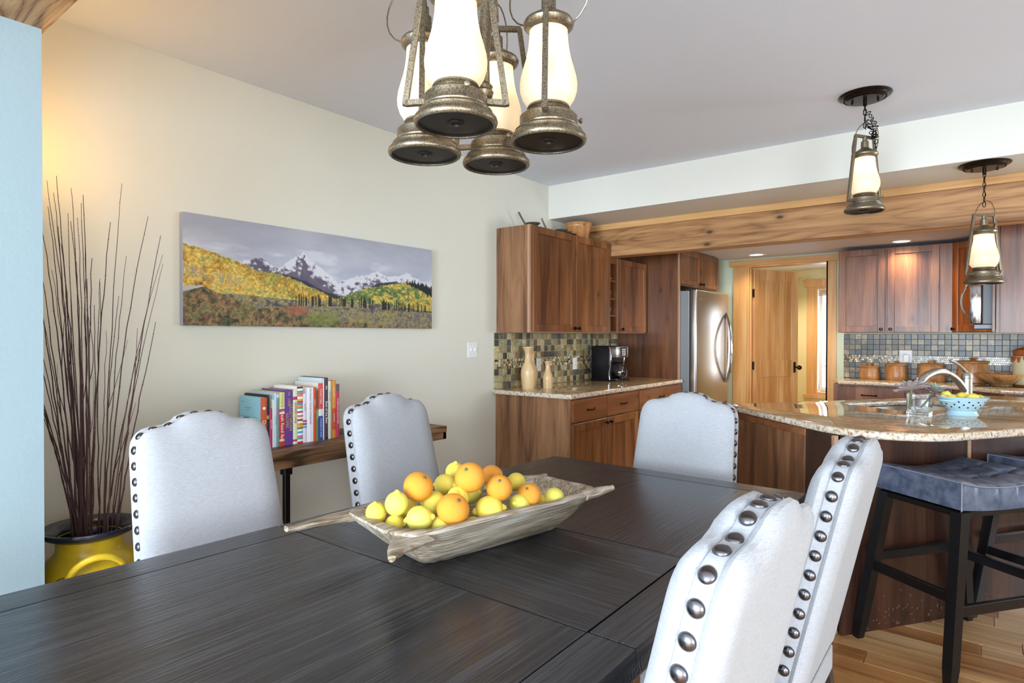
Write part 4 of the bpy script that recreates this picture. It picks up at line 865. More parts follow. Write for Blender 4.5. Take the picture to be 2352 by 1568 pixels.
# ------------------------------------------------------------------ dough bowl
th = R(12); ca_, sa_ = math.sin(th), math.cos(th)
t0 = bmesh.new()
def ringpts(L0, L1, Wn, Wf, z, n=18, sq=6.5):
    """rounded rectangle ring: near end at -L0, far end at +L1, half widths Wn, Wf"""
    out = []
    for i in range(4*n):
        a_ = 2*PI*i/(4*n)-PI/4*1; c_, s_ = math.cos(a_), math.sin(a_)
        rx = abs(c_)**(2/sq)*(1 if c_ > 0 else -1); ry = abs(s_)**(2/sq)*(1 if s_ > 0 else -1)
        y = ry*(L1 if ry > 0 else L0); k = (y+L0)/(L0+L1); wv = Wn+(Wf-Wn)*k; out.append([rx*wv, y, z])
    return out
rs = [ringpts(.20, .215, .05, .05, 0), ringpts(.235, .245, .075, .075, .003), ringpts(.285, .29, .118, .112, .045), ringpts(.335, .335, .152, .142, .090), ringpts(.358, .350, .172, .160, .112), ringpts(.356, .348, .170, .158, .117),
      ringpts(.328, .330, .150, .140, .1185), ringpts(.312, .315, .142, .132, .108), ringpts(.26, .27, .110, .104, .060), ringpts(.20, .21, .06, .06, .022)]
rings = []
for k_, r_ in enumerate(rs):
    row = []
    for p in r_:
        v = Vector(p)
        if 2 <= k_ <= 6: v += Vector(mnoise.noise_vector(v*14))*.006
        if 0 < k_ < 8: v += Vector(mnoise.noise_vector(v*60))*.0022
        row.append(t0.verts.new(v))
    rings.append(row)
for u_, v_ in zip(rings, rings[1:]):
    n_ = len(u_)
    for i in range(n_): t0.faces.new((u_[i], u_[(i+1) % n_], v_[(i+1) % n_], v_[i]))
t0.faces.new(rings[0][::-1]); t0.faces.new(rings[-1]); bmesh.ops.recalc_face_normals(t0, faces=t0.faces)
def horn(bm, p0, p1, p2, w0=.034, w1=.009, th_=.016):
    P = bez([p0, p1, p2], 10); rr = []
    t_ = bmesh.new(); rows_ = []
    for i, p in enumerate(P):
        f_ = i/10; wd = w0*(1-f_)**1.1+w1; hh = th_*(1-f_*.45)
        d = (P[min(i+1, 10)]-P[max(i-1, 0)]).normalized(); s_ = d.cross(Vector((0, 0, 1))).normalized(); u_ = s_.cross(d)
        q = p+Vector(mnoise.noise_vector(p*40))*.0025
        rows_.append([t_.verts.new(q+s_*wd*math.cos(2*PI*k/10)+u_*hh*(.5 if math.sin(2*PI*k/10) > 0 else 1.2)*math.sin(2*PI*k/10)) for k in range(10)])
    for u_, v_ in zip(rows_, rows_[1:]):
        for k in range(10): t_.faces.new((u_[k], u_[(k+1) % 10], v_[(k+1) % 10], v_[k]))
    t_.faces.new(rows_[0][::-1]); t_.faces.new(rows_[-1]); bmesh.ops.recalc_face_normals(t_, faces=t_.faces); absorb(bm, t_)
BL_ = (2.01, 1.335, .7605)
def loc_(X, Y, z):
    d = Vector((X-BL_[0], Y-BL_[1])); return (d.x*math.cos(th)-d.y*math.sin(th), d.x*math.sin(th)+d.y*math.cos(th), z)
horn(t0, (-.130, -.31, .106), (-.150, -.37, .104), loc_(1.80, .845, .112), .040)
horn(t0, (.135, -.30, .106), (.165, -.37, .102), loc_(2.155, .872, .112), .044)
horn(t0, (.115, .30, .108), (.145, .35, .112), loc_(2.250, 1.675, .124), .046)
horn(t0, (-.120, .30, .108), (-.125, .33, .108), (-.118, .365, .112), .034)
bw = solo('dough_bowl', t0, BOWLW, 'long carved grey wooden dough bowl with horned corners', 'bowl', BL_, -th, smooth=60)

# ------------------------------------------------------------------ upholstered chairs
DARKL = wood('dark_chair_leg', srgb(24, 16, 12), srgb(48, 32, 24), srgb(66, 46, 34), 'Z', .35)
LEAN = .228
def camel(u):   # top profile, u in -1..1 -> z
    a = abs(u); P = [(0, 1.072), (.16, 1.071), (.30, 1.063), (.42, 1.046), (.54, 1.036), (.68, 1.034), (.80, 1.030), (.90, 1.016), (.96, .996), (.99, .972), (1, .945)]
    for (a0, z0), (a1, z1) in zip(P, P[1:]):
        if a <= a1: f_ = (a-a0)/(a1-a0); return z0+(z1-z0)*(3*f_*f_-2*f_**3 if a < .8 else f_)
    return .945
ZB = .43
def halfw(z): return .226+max(0, (.98-z))*.042
def outline():
    pts = []
    for i in range(13): z = ZB+(.93-ZB)*i/12; pts.append((-halfw(z), z, 0.))
    us = [-.995, -.985, -.965, -.93, -.88, -.82, -.74]+[-.66+.066*i for i in range(21)]+[.74, .82, .88, .93, .965, .985, .995]
    for u in us: pts.append((u*halfw(.95), camel(u), 1.))
    for i in range(12, -1, -1): z = ZB+(.93-ZB)*i/12; pts.append((halfw(z), z, 0.))
    return pts
OUT = outline()
def chair_back():
    bm = bmesh.new(); rows_ = []
    prof = [(.066, .105), (.065, .07), (.061, .042), (.054, .020), (.044, .004), (.033, -.004), (.024, -.003), (.0185, .002), (.0165, .0055), (.0145, .0025), (0, .0015),
            (-.0145, .0025), (-.0165, .0055), (-.0185, .002), (-.026, -.003), (-.036, .000), (-.046, .014), (-.052, .035), (-.053, .06), (-.050, .10)]
    n = len(OUT)
    for x, ins_ in prof:
        row = []
        for i, (y, z, topf) in enumerate(OUT):
            a = Vector(OUT[max(i-1, 0)][:2]); b_ = Vector(OUT[min(i+1, n-1)][:2]); d = (b_-a).normalized(); nrm = Vector((-d.y, d.x))   # outward
            sm = Vector((y, z))-nrm*min(ins_, .03)
            ex = max(0, ins_-.03); k = 1-ex/.24; yy = sm.x*k; zz = sm.y-ex*(1 if z > .9 else max(0, (z-.75)/.15))*1.0
            row.append(bm.verts.new((x-(zz-.85)*LEAN, yy, zz)))
        rows_.append(row)
    for u_, v_ in zip(rows_, rows_[1:]):
        for i in range(n-1): bm.faces.new((u_[i], u_[i+1], v_[i+1], v_[i]))
        bm.faces.new((u_[-1], u_[0], v_[0], v_[-1]))
    for rr, fl_ in ((rows_[0], 1), (rows_[-1], 0)):
        f_ = bm.faces.new(rr[::-1] if fl_ else rr); bmesh.ops.triangulate(bm, faces=[f_])
    bmesh.ops.recalc_face_normals(bm, faces=bm.faces); return bm
b = bmesh.new(); t_ = lathe(bmesh.new(), [(.0142, 0), (.0142, .0012), (.0125, .0040), (.0085, .0065), (.004, .0076), (0, .0079)], 20); NAILM = mesh('nailhead', t_, NAIL, 60)
# arc length positions along the outline
def nails():
    out = []; acc = 0; nxt = .045; P = [Vector(p[:2]) for p in OUT]
    for a, b_ in zip(P, P[1:]):
        L_ = (b_-a).length
        while nxt <= acc+L_:
            p = a.lerp(b_, (nxt-acc)/L_); d = (b_-a).normalized(); out.append((p, Vector((-d.y, d.x)))); nxt += .0495
        acc += L_
    return [(p, n_) for p, n_ in out if p.y > .47]
NP = nails()
BX = -.24
def make_chair(label):
    t = thing('dining_chair', label, 'chair')
    b = chair_back(); bmesh.ops.translate(b, vec=(BX, 0, 0), verts=b.verts); bk = part('backrest', b, LINEN, t, smooth=40)
    for p, n_ in NP:
        x = BX-(p.y-.85)*LEAN; q = Vector((0, n_.x, n_.y)).to_track_quat('Z', 'X').to_matrix().to_4x4()
        o = piece('nailhead', NAILM, t, Matrix.Translation(Vector((x, p.x, p.y))-Vector((0, n_.x, n_.y))*.0012) @ q)
    b = bmesh.new(); bx(b, -.17, .25, -.24, .24, .40, .505, .035, seg=4); part('seat', b, LINEN, t, smooth=60)
    b = bmesh.new(); bx(b, -.19, .235, -.225, .225, .33, .405, .004); part('seat_rail', b, LINEN, t)
    for sx in (1, -1):
        for sy in (1, -1):
            b = bmesh.new(); x0 = .205 if sx > 0 else -.165; x1 = .205 if sx > 0 else -.22; p0, p1 = Vector((x0, sy*.20, .335)), Vector((x1, sy*.205, 0))
            tb = bmesh.new(); vs = []
            for p, h in ((p1, .016), (p0, .024)):
                vs.append([tb.verts.new((p.x+a*h, p.y+c*h, p.z)) for a, c in ((-1, -1), (1, -1), (1, 1), (-1, 1))])
            for k in range(4): tb.faces.new((vs[0][k], vs[0][(k+1) % 4], vs[1][(k+1) % 4], vs[1][k]))
            tb.faces.new(vs[0][::-1]); tb.faces.new(vs[1]); absorb(b, tb); part('leg', b, DARKL, t, smooth=0)
    return t
ch = make_chair('ivory nailhead chair on the wall side of the table, beside the milk can')
ch.location = (1.225, 1.045, 0); ch['group'] = 'nailhead dining chairs'
copy_tree(ch, None, (1.215, 1.905, 0), R(2), 'ivory nailhead chair on the wall side in front of the console table')
copy_tree(ch, None, (2.572, 1.072, 0), PI-R(1.5), 'nearest ivory nailhead chair, on the camera side of the table')
copy_tree(ch, None, (2.595, 1.855, 0), PI, 'ivory nailhead chair on the camera side beside the leather stools')
copy_tree(ch, None, (2.025, 2.56, 0), -PI/2, 'ivory nailhead chair at the kitchen end of the table')

# ------------------------------------------------------------------ bar stools
def saddle(x, y): return .755+.030*(abs(x)/.24)**2.2
def make_stool(label):
    t = thing('bar_stool', label, 'stool'); hx, hy = .243, .197; b = bmesh.new()
    nx, ny = 56, 44; g = []
    tl = [(-.165, 0), (-.055, .0), (.055, 0), (.165, 0)]; tx = [-.16, -.055, .055, .16]; ty = [-.065, .065]
    for i in range(nx+1):
        row = []
        for j in range(ny+1):
            x = -hx+2*hx*i/nx; y = -hy+2*hy*j/ny; ed = min(hx-abs(x), hy-abs(y)); z = saddle(x, y)+.012*(1-math.exp(-ed/.03))
            for a in tx:
                for c_ in ty: z -= .022*math.exp(-((x-a)**2+(y-c_)**2)/.0005)
            for a in tx: z -= .007*math.exp(-((x-a)/.006)**2)
            for c_ in ty: z -= .007*math.exp(-((y-c_)/.006)**2)
            row.append(b.verts.new((x, y, z-.006*(ed < .001))))
        g.append(row)
    for i in range(nx):
        for j in range(ny): b.faces.new((g[i][j], g[i+1][j], g[i+1][j+1], g[i][j+1]))
    loop = [g[i][0] for i in range(nx+1)]+[g[nx][j] for j in range(1, ny+1)]+[g[i][ny] for i in range(nx-1, -1, -1)]+[g[0][j] for j in range(ny-1, 0, -1)]
    lo = [b.verts.new((v.co.x*1.006, v.co.y*1.006, .662+(.012*(abs(v.co.x)/hx)**2))) for v in loop]; n = len(loop)
    for i in range(n): b.faces.new((loop[i], loop[(i+1) % n], lo[(i+1) % n], lo[i]))
    b.faces.new(lo[::-1]); bmesh.ops.recalc_face_normals(b, faces=b.faces); seat = part('seat', b, LEATH, t, smooth=50)
    b = bmesh.new()
    for sy in (-1, 1):
        tube(b, [(x, sy*(hy+.001), saddle(x, 0)-.006+.001) for x in [-hx+2*hx*i/24 for i in range(25)]], .0028, 6)
    for sx in (-1, 1): tube(b, [(sx*(hx+.001), -hy+2*hy*i/8, saddle(hx, 0)-.005) for i in range(9)], .0028, 6)
    for sx in (-1, 1):
        for sy in (-1, 1): tube(b, [(sx*(hx+.0015), sy*(hy+.0015), .67), (sx*(hx+.0015), sy*(hy+.0015), saddle(hx, 0)-.006)], .0028, 6)
    part('piping', b, plain('seam_thread', srgb(120, 124, 134), .5), seat)
    b = bmesh.new(); bx(b, -hx+.01, hx-.01, -hy+.01, hy-.01, .640, .664, .002); part('seat_frame', b, BLKS, t)
    foot = {}
    for sx in (-1, 1):
        for sy in (-1, 1):
            p0, p1 = Vector((sx*(hx-.03), sy*(hy-.028), .66)), Vector((sx*(hx+.075), sy*(hy+.018), 0)); foot[(sx, sy)] = (p0, p1)
            tb = bmesh.new(); vs = []
            for p, h in ((p1, .015), (p1.lerp(p0, .12), .020), (p0, .0225)):
                vs.append([tb.verts.new((p.x+a*h, p.y+c*h, p.z)) for a, c in ((-1, -1), (1, -1), (1, 1), (-1, 1))])
            for u_, v_ in zip(vs, vs[1:]):
                for k in range(4): tb.faces.new((u_[k], u_[(k+1) % 4], v_[(k+1) % 4], v_[k]))
            tb.faces.new(vs[0][::-1]); tb.faces.new(vs[-1]); part('leg', tb, BLKS, t, smooth=0)
    at = lambda s, z: s[1].lerp(s[0], z/.66)
    for (a, c_, z) in (((-1, -1), (1, -1), .285), ((-1, 1), (1, 1), .37), ((-1, -1), (-1, 1), .33), ((1, -1), (1, 1), .33)):
        b = bmesh.new(); p, q = at(foot[a], z), at(foot[c_], z); d = (q-p).normalized(); sd = d.cross(Vector((0, 0, 1)))
        m_ = Matrix(((d.x, sd.x, 0, p.x), (d.y, sd.y, 0, p.y), (d.z, sd.z, 1, p.z), (0, 0, 0, 1))); bx(b, 0, (q-p).length, -.011, .011, -.02, .02, .002, m_); bmesh.ops.recalc_face_normals(b, faces=b.faces); part('rail', b, BLKS, t)
    return t
st_ = make_stool('blue grey tufted leather stool with black legs, nearer the dining table'); ST0 = Vector((3.066, 3.238)); st_['group'] = 'tufted leather bar stools'
sr = math.atan2(.80, .60)
st_.location = (ST0.x, ST0.y, 0); st_.rotation_euler = (0, 0, sr); ROOTM[st_.name] = T(ST0.x, ST0.y, 0, sr)
copy_tree(st_, None, (ST0.x+.393, ST0.y+.575, 0), sr+R(2), 'second blue grey leather stool farther along the bar, cut by the frame')

# ------------------------------------------------------------------ lantern lamps
def DN(p): return [(r, z-.022) for r, z in p]
def lantern_parts(par, m_=None, rz=0., loc=(0, 0, 0)):
    """oil lantern shape as sub-parts of `par`; local origin at the centre of its underside"""
    X = T(*loc, rz)
    def P(name, b, mt, sm=35): return part(name, absorb(bmesh.new(), b, X), mt, par, smooth=sm)
    P('underside', lathe(bmesh.new(), [(0, .010), (.010, .010), (.012, .004), (.020, .005), (.022, .008), (.090, .008), (.093, .004)], 48, cap=False), metal_under)
    P('glass_shade', lathe(bmesh.new(), DN([(.050, .118), (.060, .126), (.070, .142), (.0765, .162), (.0775, .180), (.075, .198), (.069, .220), (.061, .246), (.055, .275), (.052, .300), (.051, .330), (.0495, .330), (.0505, .30), (.0535, .275), (.0595, .246), (.0675, .22), (.0735, .198), (.076, .18), (.075, .162), (.0685, .143), (.0585, .1275), (.0485, .12)]), 48, cap=False), FROST, 80)
    P('cap', lathe(bmesh.new(), DN([(.052, .322), (.058, .326), (.066, .334), (.068, .342), (.064, .350), (.054, .356), (.040, .366), (.026, .374), (.020, .380), (.019, .415), (.012, .420), (0, .420)]), 40, cap=False), BRONZE)
    P('collar', lathe(bmesh.new(), DN([(.046, .090), (.050, .092), (.056, .096), (.052, .101), (.057, .106), (.053, .111), (.058, .116), (.055, .122), (.049, .121), (.047, .1)]), 40, cap=False), BRONZE)
    b = bmesh.new(); hw0, hw1, ht = .124, .070, .42
    for s in (-1, 1):
        bar(b, (s*.070, 0, .060), (s*hw0, 0, .056), .0145, .0145, .001); bar(b, (s*hw0, 0, .050), (s*hw1, 0, ht), .0145, .0145, .001)
    bar(b, (-hw1-.004, 0, ht), (hw1+.004, 0, ht), .0145, .0145, .001); tube(b, [(0, 0, .38), (0, 0, ht)], .012, 10); P('frame', b, BRONZE)
    b = bmesh.new(); tube(b, bez([(.0, -.064, .320), (-.05, -.150, .36), (-.05, -.11, .52), (0, 0, .50)], 10)+bez([(0, 0, .50), (.05, .11, .52), (.05, .150, .36), (0, .064, .320)], 10)[1:], .0022, 6)
    P('bail', b, BRONZE)
    b = bmesh.new(); tube(b, [(.03, -.066, .070), (.034, -.084, .070)], .003, 6); lathe(b, [(.006, 0), (.008, .004), (.006, .008), (0, .009)], 10, T(.034, -.082, .070, rx=PI/2)); P('wick_knob', b, BRONZE)
    pl = point('lantern_bulb', (X @ Vector((0, 0, .245))), LANP, (1, .84, .62), .022, par)
BASEP = [(r, z*.8) for r, z in [(.093, .002), (.097, .0), (.101, .004), (.103, .012), (.101, .022), (.094, .032), (.088, .038), (.090, .043), (.084, .050), (.078, .054), (.079, .058), (.0775, .062), (.0775, .088), (.073, .094), (.060, .097), (.05, .098), (.0, .098)]]
metal_under = plain('dark_lamp_underside', srgb(44, 40, 38), .45, .7)
LANP = .42
def lantern_base(name, t, loc, rz):
    return part(name, absorb(bmesh.new(), lathe(bmesh.new(), [(.093, .008)]+BASEP, 56, cap=False), T(*loc, rz)), BRONZE, t)
ZL = 1.858
t = thing('chandelier', 'bronze chandelier of four oil lantern lights over the table', 'chandelier', (2.05, 1.29, 1.86))
CX0, CY0 = 2.05, 1.29
for X_, Y_, a_, z_ in ((2.120, 1.107, R(37.8), ZL), (2.215, 1.369, R(37.8+82), ZL+.004), (1.890, 1.225, R(37.8+94), ZL-.006), (1.965, 1.453, R(37.8+3), ZL+.002)):
    l_ = (X_-2.05, Y_-1.29, z_-1.86); bp = lantern_base('lantern', t, l_, a_); lantern_parts(bp, None, a_, l_)
    b = bmesh.new(); tube(b, bez([(l_[0], l_[1], .44), (l_[0]*.9, l_[1]*.9, .54), (l_[0]*.3, l_[1]*.3, .52), (0, 0, .50)], 12), .008, 8); part('arm', b, BRONZE, t)
b = bmesh.new(); lathe(b, [(0, .135), (.026, .140), (.030, .155), (.024, .162), (.028, .170), (.020, .180), (.018, .24), (.026, .34), (.040, .44), (.044, .50), (.03, .53), (.012, .55), (.008, .60), (.008, .80), (.055, .815), (.062, .84), (0, .84)], 28); part('centre_column', b, BRONZE, t)
def pendant(x, y, zc, zb, label, rz, lump):
    t = thing('pendant_lamp', label, 'pendant lamp', (x, y, zb), 0, 'lantern pendants over the bar'); H_ = zc-zb
    bp = lantern_base('lantern', t, (0, 0, 0), rz); lantern_parts(bp, None, rz)
    b = bmesh.new(); lathe(b, [(.132, 0), (.134, -.004), (.128, -.010), (.116, -.012), (.112, -.018), (.094, -.026), (.090, -.030), (0, -.032)], 56, T(z=H_), cap=True); cn = part('canopy', b, plain('oil_rubbed_bronze', srgb(40, 34, 30), .3, .8), t)
    b = bmesh.new()
    for k in range(60): bmesh.ops.create_icosphere(b, subdivisions=1, radius=.0035, matrix=T(.105*math.cos(2*PI*k/60), .105*math.sin(2*PI*k/60), H_-.0225))
    part('beading', b, DARKK, cn)
    b = bmesh.new()
    for s in (-1, 1): lathe(b, [(.006, 0), (.006, -.012), (0, -.015)], 10, T(s*.062, s*.01, H_-.031))
    lathe(b, [(.010, 0), (.010, -.03), (.004, -.034), (0, -.034)], 12, T(0, 0, H_-.031)); part('finial', b, DARKK, cn)
    link = bmesh.new(); tube(link, [(.008*math.cos(a)*1.0, 0, .0165*math.sin(a)) for a in [2*PI*i/14 for i in range(14)]], .0024, 6, closed=True); lm = mesh('chain_link', link, DARKK)
    z0, z1 = .485, H_-.065; n = max(2, int((z1-z0)/.027))
    for k in range(n+1): piece('chain_link', lm, t, T(0, 0, z0+(z1-z0)*k/n, rz=PI/2*(k % 2)+.4))
    if lump:
        P_ = bez([(.0, 0, .56), (.05, .03, .54), (.075, .04, .40), (.03, .02, .36), (.02, .0, .50)], 14)+bez([(.02, 0, .50), (.03, .01, .45), (.06, .03, .44), (.05, .03, .36)], 7)[1:]
        for k, p in enumerate(P_): piece('chain_link', lm, t, Matrix.Translation(p) @ Euler((k*.9, k*.5, k*1.57)).to_matrix().to_4x4())
    b = bmesh.new(); tube(b, [(0, 0, H_-.03), (.004, .002, .7*H_), (-.003, 0, .5)] , .0015, 5); part('wire', b, DARKK, t)
pendant(2.599, 3.945, 2.70, 2.045, 'lantern pendant hanging from the main ceiling with slack chain', R(59), True)
pendant(3.129, 4.745, 2.40, 1.668, 'lantern pendant hanging from the soffit at right, on a straight chain', R(46), False)

# ------------------------------------------------------------------ console table and cookbooks
t = thing('console_table', 'rustic brown console table with black iron legs against the cream wall', 'table', (.22, 2.07, 0))
for k_, (x0, x1) in enumerate(((.004, .145), (.147, .290), (.292, .435))):
    b = bmesh.new(); bx(b, x0, x1, 1.30, 2.83, .735, .772, .003); part('plank', b, CONS, t, world=True)
b = bmesh.new(); bx(b, .405, .434, 1.31, 2.82, .690, .7345, .002); bx(b, .01, .035, 1.31, 2.82, .69, .7345, .002); part('apron', b, CONS, t, world=True)
b = bmesh.new(); bx(b, .01, .434, 2.795, 2.826, .690, .7345, .002); bx(b, .01, .434, 1.303, 1.33, .690, .7345, .002); part('apron', b, CONS, t, world=True)
for y in (1.715, 2.55):
    for x in (.05, .405):
        b = bmesh.new(); bx(b, x-.014, x+.014, y-.014, y+.014, 0, .733, .002); bx(b, x-.022, x+.022, y-.022, y+.022, .655, .732, .003); part('leg', b, IRON, t, world=True)
    b = bmesh.new(); bar(b, (.05, y, .15), (.405, y, .15), .02); part('stretcher', b, IRON, t, world=True)
def pap(c): return plain('book_cover', srgb(*c), .45)
PAGES = plain('book_pages', srgb(236, 230, 214), .9)
TXT = {k: plain('print_'+k, srgb(*v), .5) for k, v in dict(white=(240, 238, 232), black=(40, 36, 40), gold=(200, 170, 90), red=(190, 50, 50), blue=(50, 90, 160), teal=(90, 150, 170), grey=(120, 120, 124)).items()}
def book(y0, y1, h, dep, col, label, texts=(), blocks=(), xs=.268):
    """one cookbook, spine towards the room; texts: (string, z centre, size, ink), blocks: (z0, z1, colour)"""
    w_ = y1-y0; t = thing('book', label, 'book', (xs-dep/2, (y0+y1)/2, .7725), 0, 'cookbooks on the console table'); m_ = pap(col)
    b = bmesh.new(); tk = min(.003, w_*.15); bx(b, -dep/2, dep/2, -w_/2, -w_/2+tk, 0, h, .0004); bx(b, -dep/2, dep/2, w_/2-tk, w_/2, 0, h, .0004)
    prism(b, [(dep/2-.003, -w_/2), (dep/2+.001, -w_/2), (dep/2+.003, 0), (dep/2+.001, w_/2), (dep/2-.003, w_/2)], 0, h); part('cover', b, m_, t, smooth=0)
    b = bmesh.new(); bx(b, -dep/2+.004, dep/2-.004, -w_/2+tk, w_/2-tk, .003, h-.004); part('pages', b, PAGES, t, smooth=0)
    for z0, z1, c_ in blocks:
        b = bmesh.new(); prism(b, [(dep/2-.003, -w_/2-.0004), (dep/2+.0014, -w_/2-.0004), (dep/2+.0035, 0), (dep/2+.0014, w_/2+.0004), (dep/2-.003, w_/2+.0004)], z0*h, z1*h); part('spine_block', b, pap(c_), t, smooth=0)
    for s, zc, sz, ink, *off in texts:
        me = text_mesh(s, sz); o = piece('lettering', me, t, T(dep/2+.0042, (off[0] if off else 0), zc*h) @ Euler((PI/2, PI/2, PI/2)).to_matrix().to_4x4() if True else None); me.materials.append(TXT[ink])
        o.matrix_local = Matrix.Translation((dep/2+.0042, (off[0] if off else 0), zc*h)) @ Matrix(((0, 0, 1, 0), (0, 1, 0, 0), (-1, 0, 0, 0), (0, 0, 0, 1)))
    return t
bk1 = book(1.660, 1.690, .258, .205, (150, 206, 224), 'light blue covered book at the left end of the row with an orange spine', [('De', .50, .026, 'white')], [(0, 1., (206, 92, 56))])
b = bmesh.new()
for k_ in range(7): bx(b, -.085, .075-(k_ % 3)*.012, -.0160, -.0153, .155-k_*.011, .1575-k_*.011)
bx(b, -.05, .01, -.0160, -.0153, .20, .205); bx(b, -.04, 0, -.0160, -.0153, .188, .192); bx(b, -.09, -.05, -.0160, -.0153, .228, .231); part('cover_print', b, plain('print_cover_blue', srgb(96, 170, 200), .6), bk1, smooth=0)
b = bmesh.new(); lathe(b, [(.008, 0), (.008, .0006), (0, .0007)], 16, T(.1062, 0, .205, ry=PI/2)); part('bird_logo', b, TXT['white'], bk1)
book(1.691, 1.7045, .270, .215, (40, 36, 34), 'black spined book with a yellow brown cover next to the orange spine', (), [(.55, .62, (180, 150, 60))])
book(1.7055, 1.7215, .200, .16, (176, 60, 110), 'short magenta spined book', [('SIMPLE SUPPERS', .6, .007, 'white')])
book(1.7225, 1.7315, .245, .19, (232, 238, 214), 'thin cream green book beside the magenta one')
book(1.7325, 1.7455, .278, .215, (196, 218, 236), 'pale blue book with small teal lettering', [('home cooking', .5, .008, 'teal')])
book(1.7465, 1.7605, .272, .21, (112, 150, 140), 'grey green spined book left of the fresh food book', (), [(.5, .75, (150, 120, 130)), (.93, 1, (190, 214, 226))])
book(1.7615, 1.7905, .278, .215, (214, 216, 140), 'book with the red spine reading fresh food fast', [('fresh food fast', .37, .027, 'white'), ('Cooking Light', .83, .014, 'gold')], [(.0, .09, (200, 60, 52)), (.13, .60, (196, 54, 50)), (.60, .72, (236, 234, 220)), (.63, .695, (190, 40, 40))])
book(1.7915, 1.8385, .288, .22, (104, 62, 142), 'thick purple book 1000 vegetarian recipes', [('1000', .78, .022, 'gold'), ('VEGETARIAN', .50, .024, 'gold', .009), ('RECIPES', .45, .022, 'gold', -.012), ('Carol Gelles'[0:0] or 'CG', .93, .012, 'gold')])
book(1.8395, 1.8645, .285, .215, (220, 232, 190), 'pale green book with red lettering EXPRESS LANE', [('EXPRESS LANE', .58, .017, 'red')], [(.05, .09, (190, 60, 110)), (.82, .88, (190, 60, 110))])
STR = [(200, 50, 60), (250, 250, 245), (84, 170, 120), (212, 110, 160), (250, 250, 245), (90, 160, 210), (250, 250, 245), (90, 140, 80), (214, 180, 60), (236, 130, 70), (250, 250, 245), (120, 90, 60), (250, 240, 200), (212, 110, 160), (250, 250, 245), (200, 70, 90), (250, 250, 245), (90, 170, 130), (236, 150, 90), (90, 140, 190), (200, 70, 90), (214, 180, 60), (250, 250, 245), (236, 140, 80), (212, 110, 160), (84, 170, 120), (250, 250, 245), (90, 60, 70)]
book(1.866, 1.8975, .302, .225, (248, 248, 244), 'book with a candy striped spine in many colours', (), [(i/len(STR), (i+1)/len(STR)-.001, c_) for i, c_ in enumerate(STR) if c_[0] < 245 or c_[1] < 245])
book(1.899, 1.921, .262, .20, (226, 222, 236), 'lavender white book with small coloured squares on the spine', [('good food', .72, .009, 'red')], [(.42, .46, (190, 70, 80)), (.36, .40, (120, 80, 110)), (.30, .34, (110, 150, 200))])
book(1.922, 1.962, .292, .215, (240, 240, 244), 'thick white book COLORADO CACHE COOKBOOK', [('COLORADO CACHE COOKBOOK', .66, .0125, 'grey')])
book(1.963, 1.9785, .292, .215, (214, 84, 52), 'orange red spined book right of the thick white one', [('Cuisine', .72, .011, 'white'), ('quick', .54, .009, 'gold')])
book(1.9795, 1.994, .282, .21, (110, 134, 74), 'green spined book with a brown top', [('garden table', .5, .008, 'white')], [(.62, .97, (110, 80, 50))])
book(1.995, 2.0225, .316, .225, (230, 232, 226), 'book with a red upper and blue lower spine', [('ITALIAN TABLE', .76, .012, 'white'), ('COOKING AT HOME', .22, .011, 'white')], [(0, .42, (44, 74, 160)), (.54, .99, (222, 84, 78))])
book(2.0235, 2.0315, .338, .235, (206, 226, 238), 'tall thin pale blue book left of the dark spine')
book(2.0325, 2.0560, .340, .235, (80, 60, 72), 'tallest dark plum book reading Best of the Best', [('Best of the Best', .44, .019, 'white'), ('Minnesota'[0:0] or 'the', .84, .016, 'white')], [(0.0, .04, (60, 44, 54))])
book(2.057, 2.076, .322, .225, (222, 222, 200), 'cream spined book with thin black lettering', [('a year of meals', .74, .009, 'black')])
book(2.077, 2.083, .318, .225, (110, 126, 110), 'very thin grey green book near the right end')
book(2.084, 2.1065, .322, .225, (226, 140, 50), 'orange spined book with a red orange middle', [('annual recipes', .80, .009, 'white'), ('cookbook', .36, .012, 'white')], [(.15, .52, (216, 84, 44)), (.52, .99, (232, 150, 56))])
book(2.108, 2.130, .300, .215, (196, 62, 88), 'magenta red book SUPERFOOD SMOOTHIES at the right end of the row', [('SUPERFOOD SMOOTHIES', .50, .0125, 'white')], [(.87, 1., (110, 90, 96))])

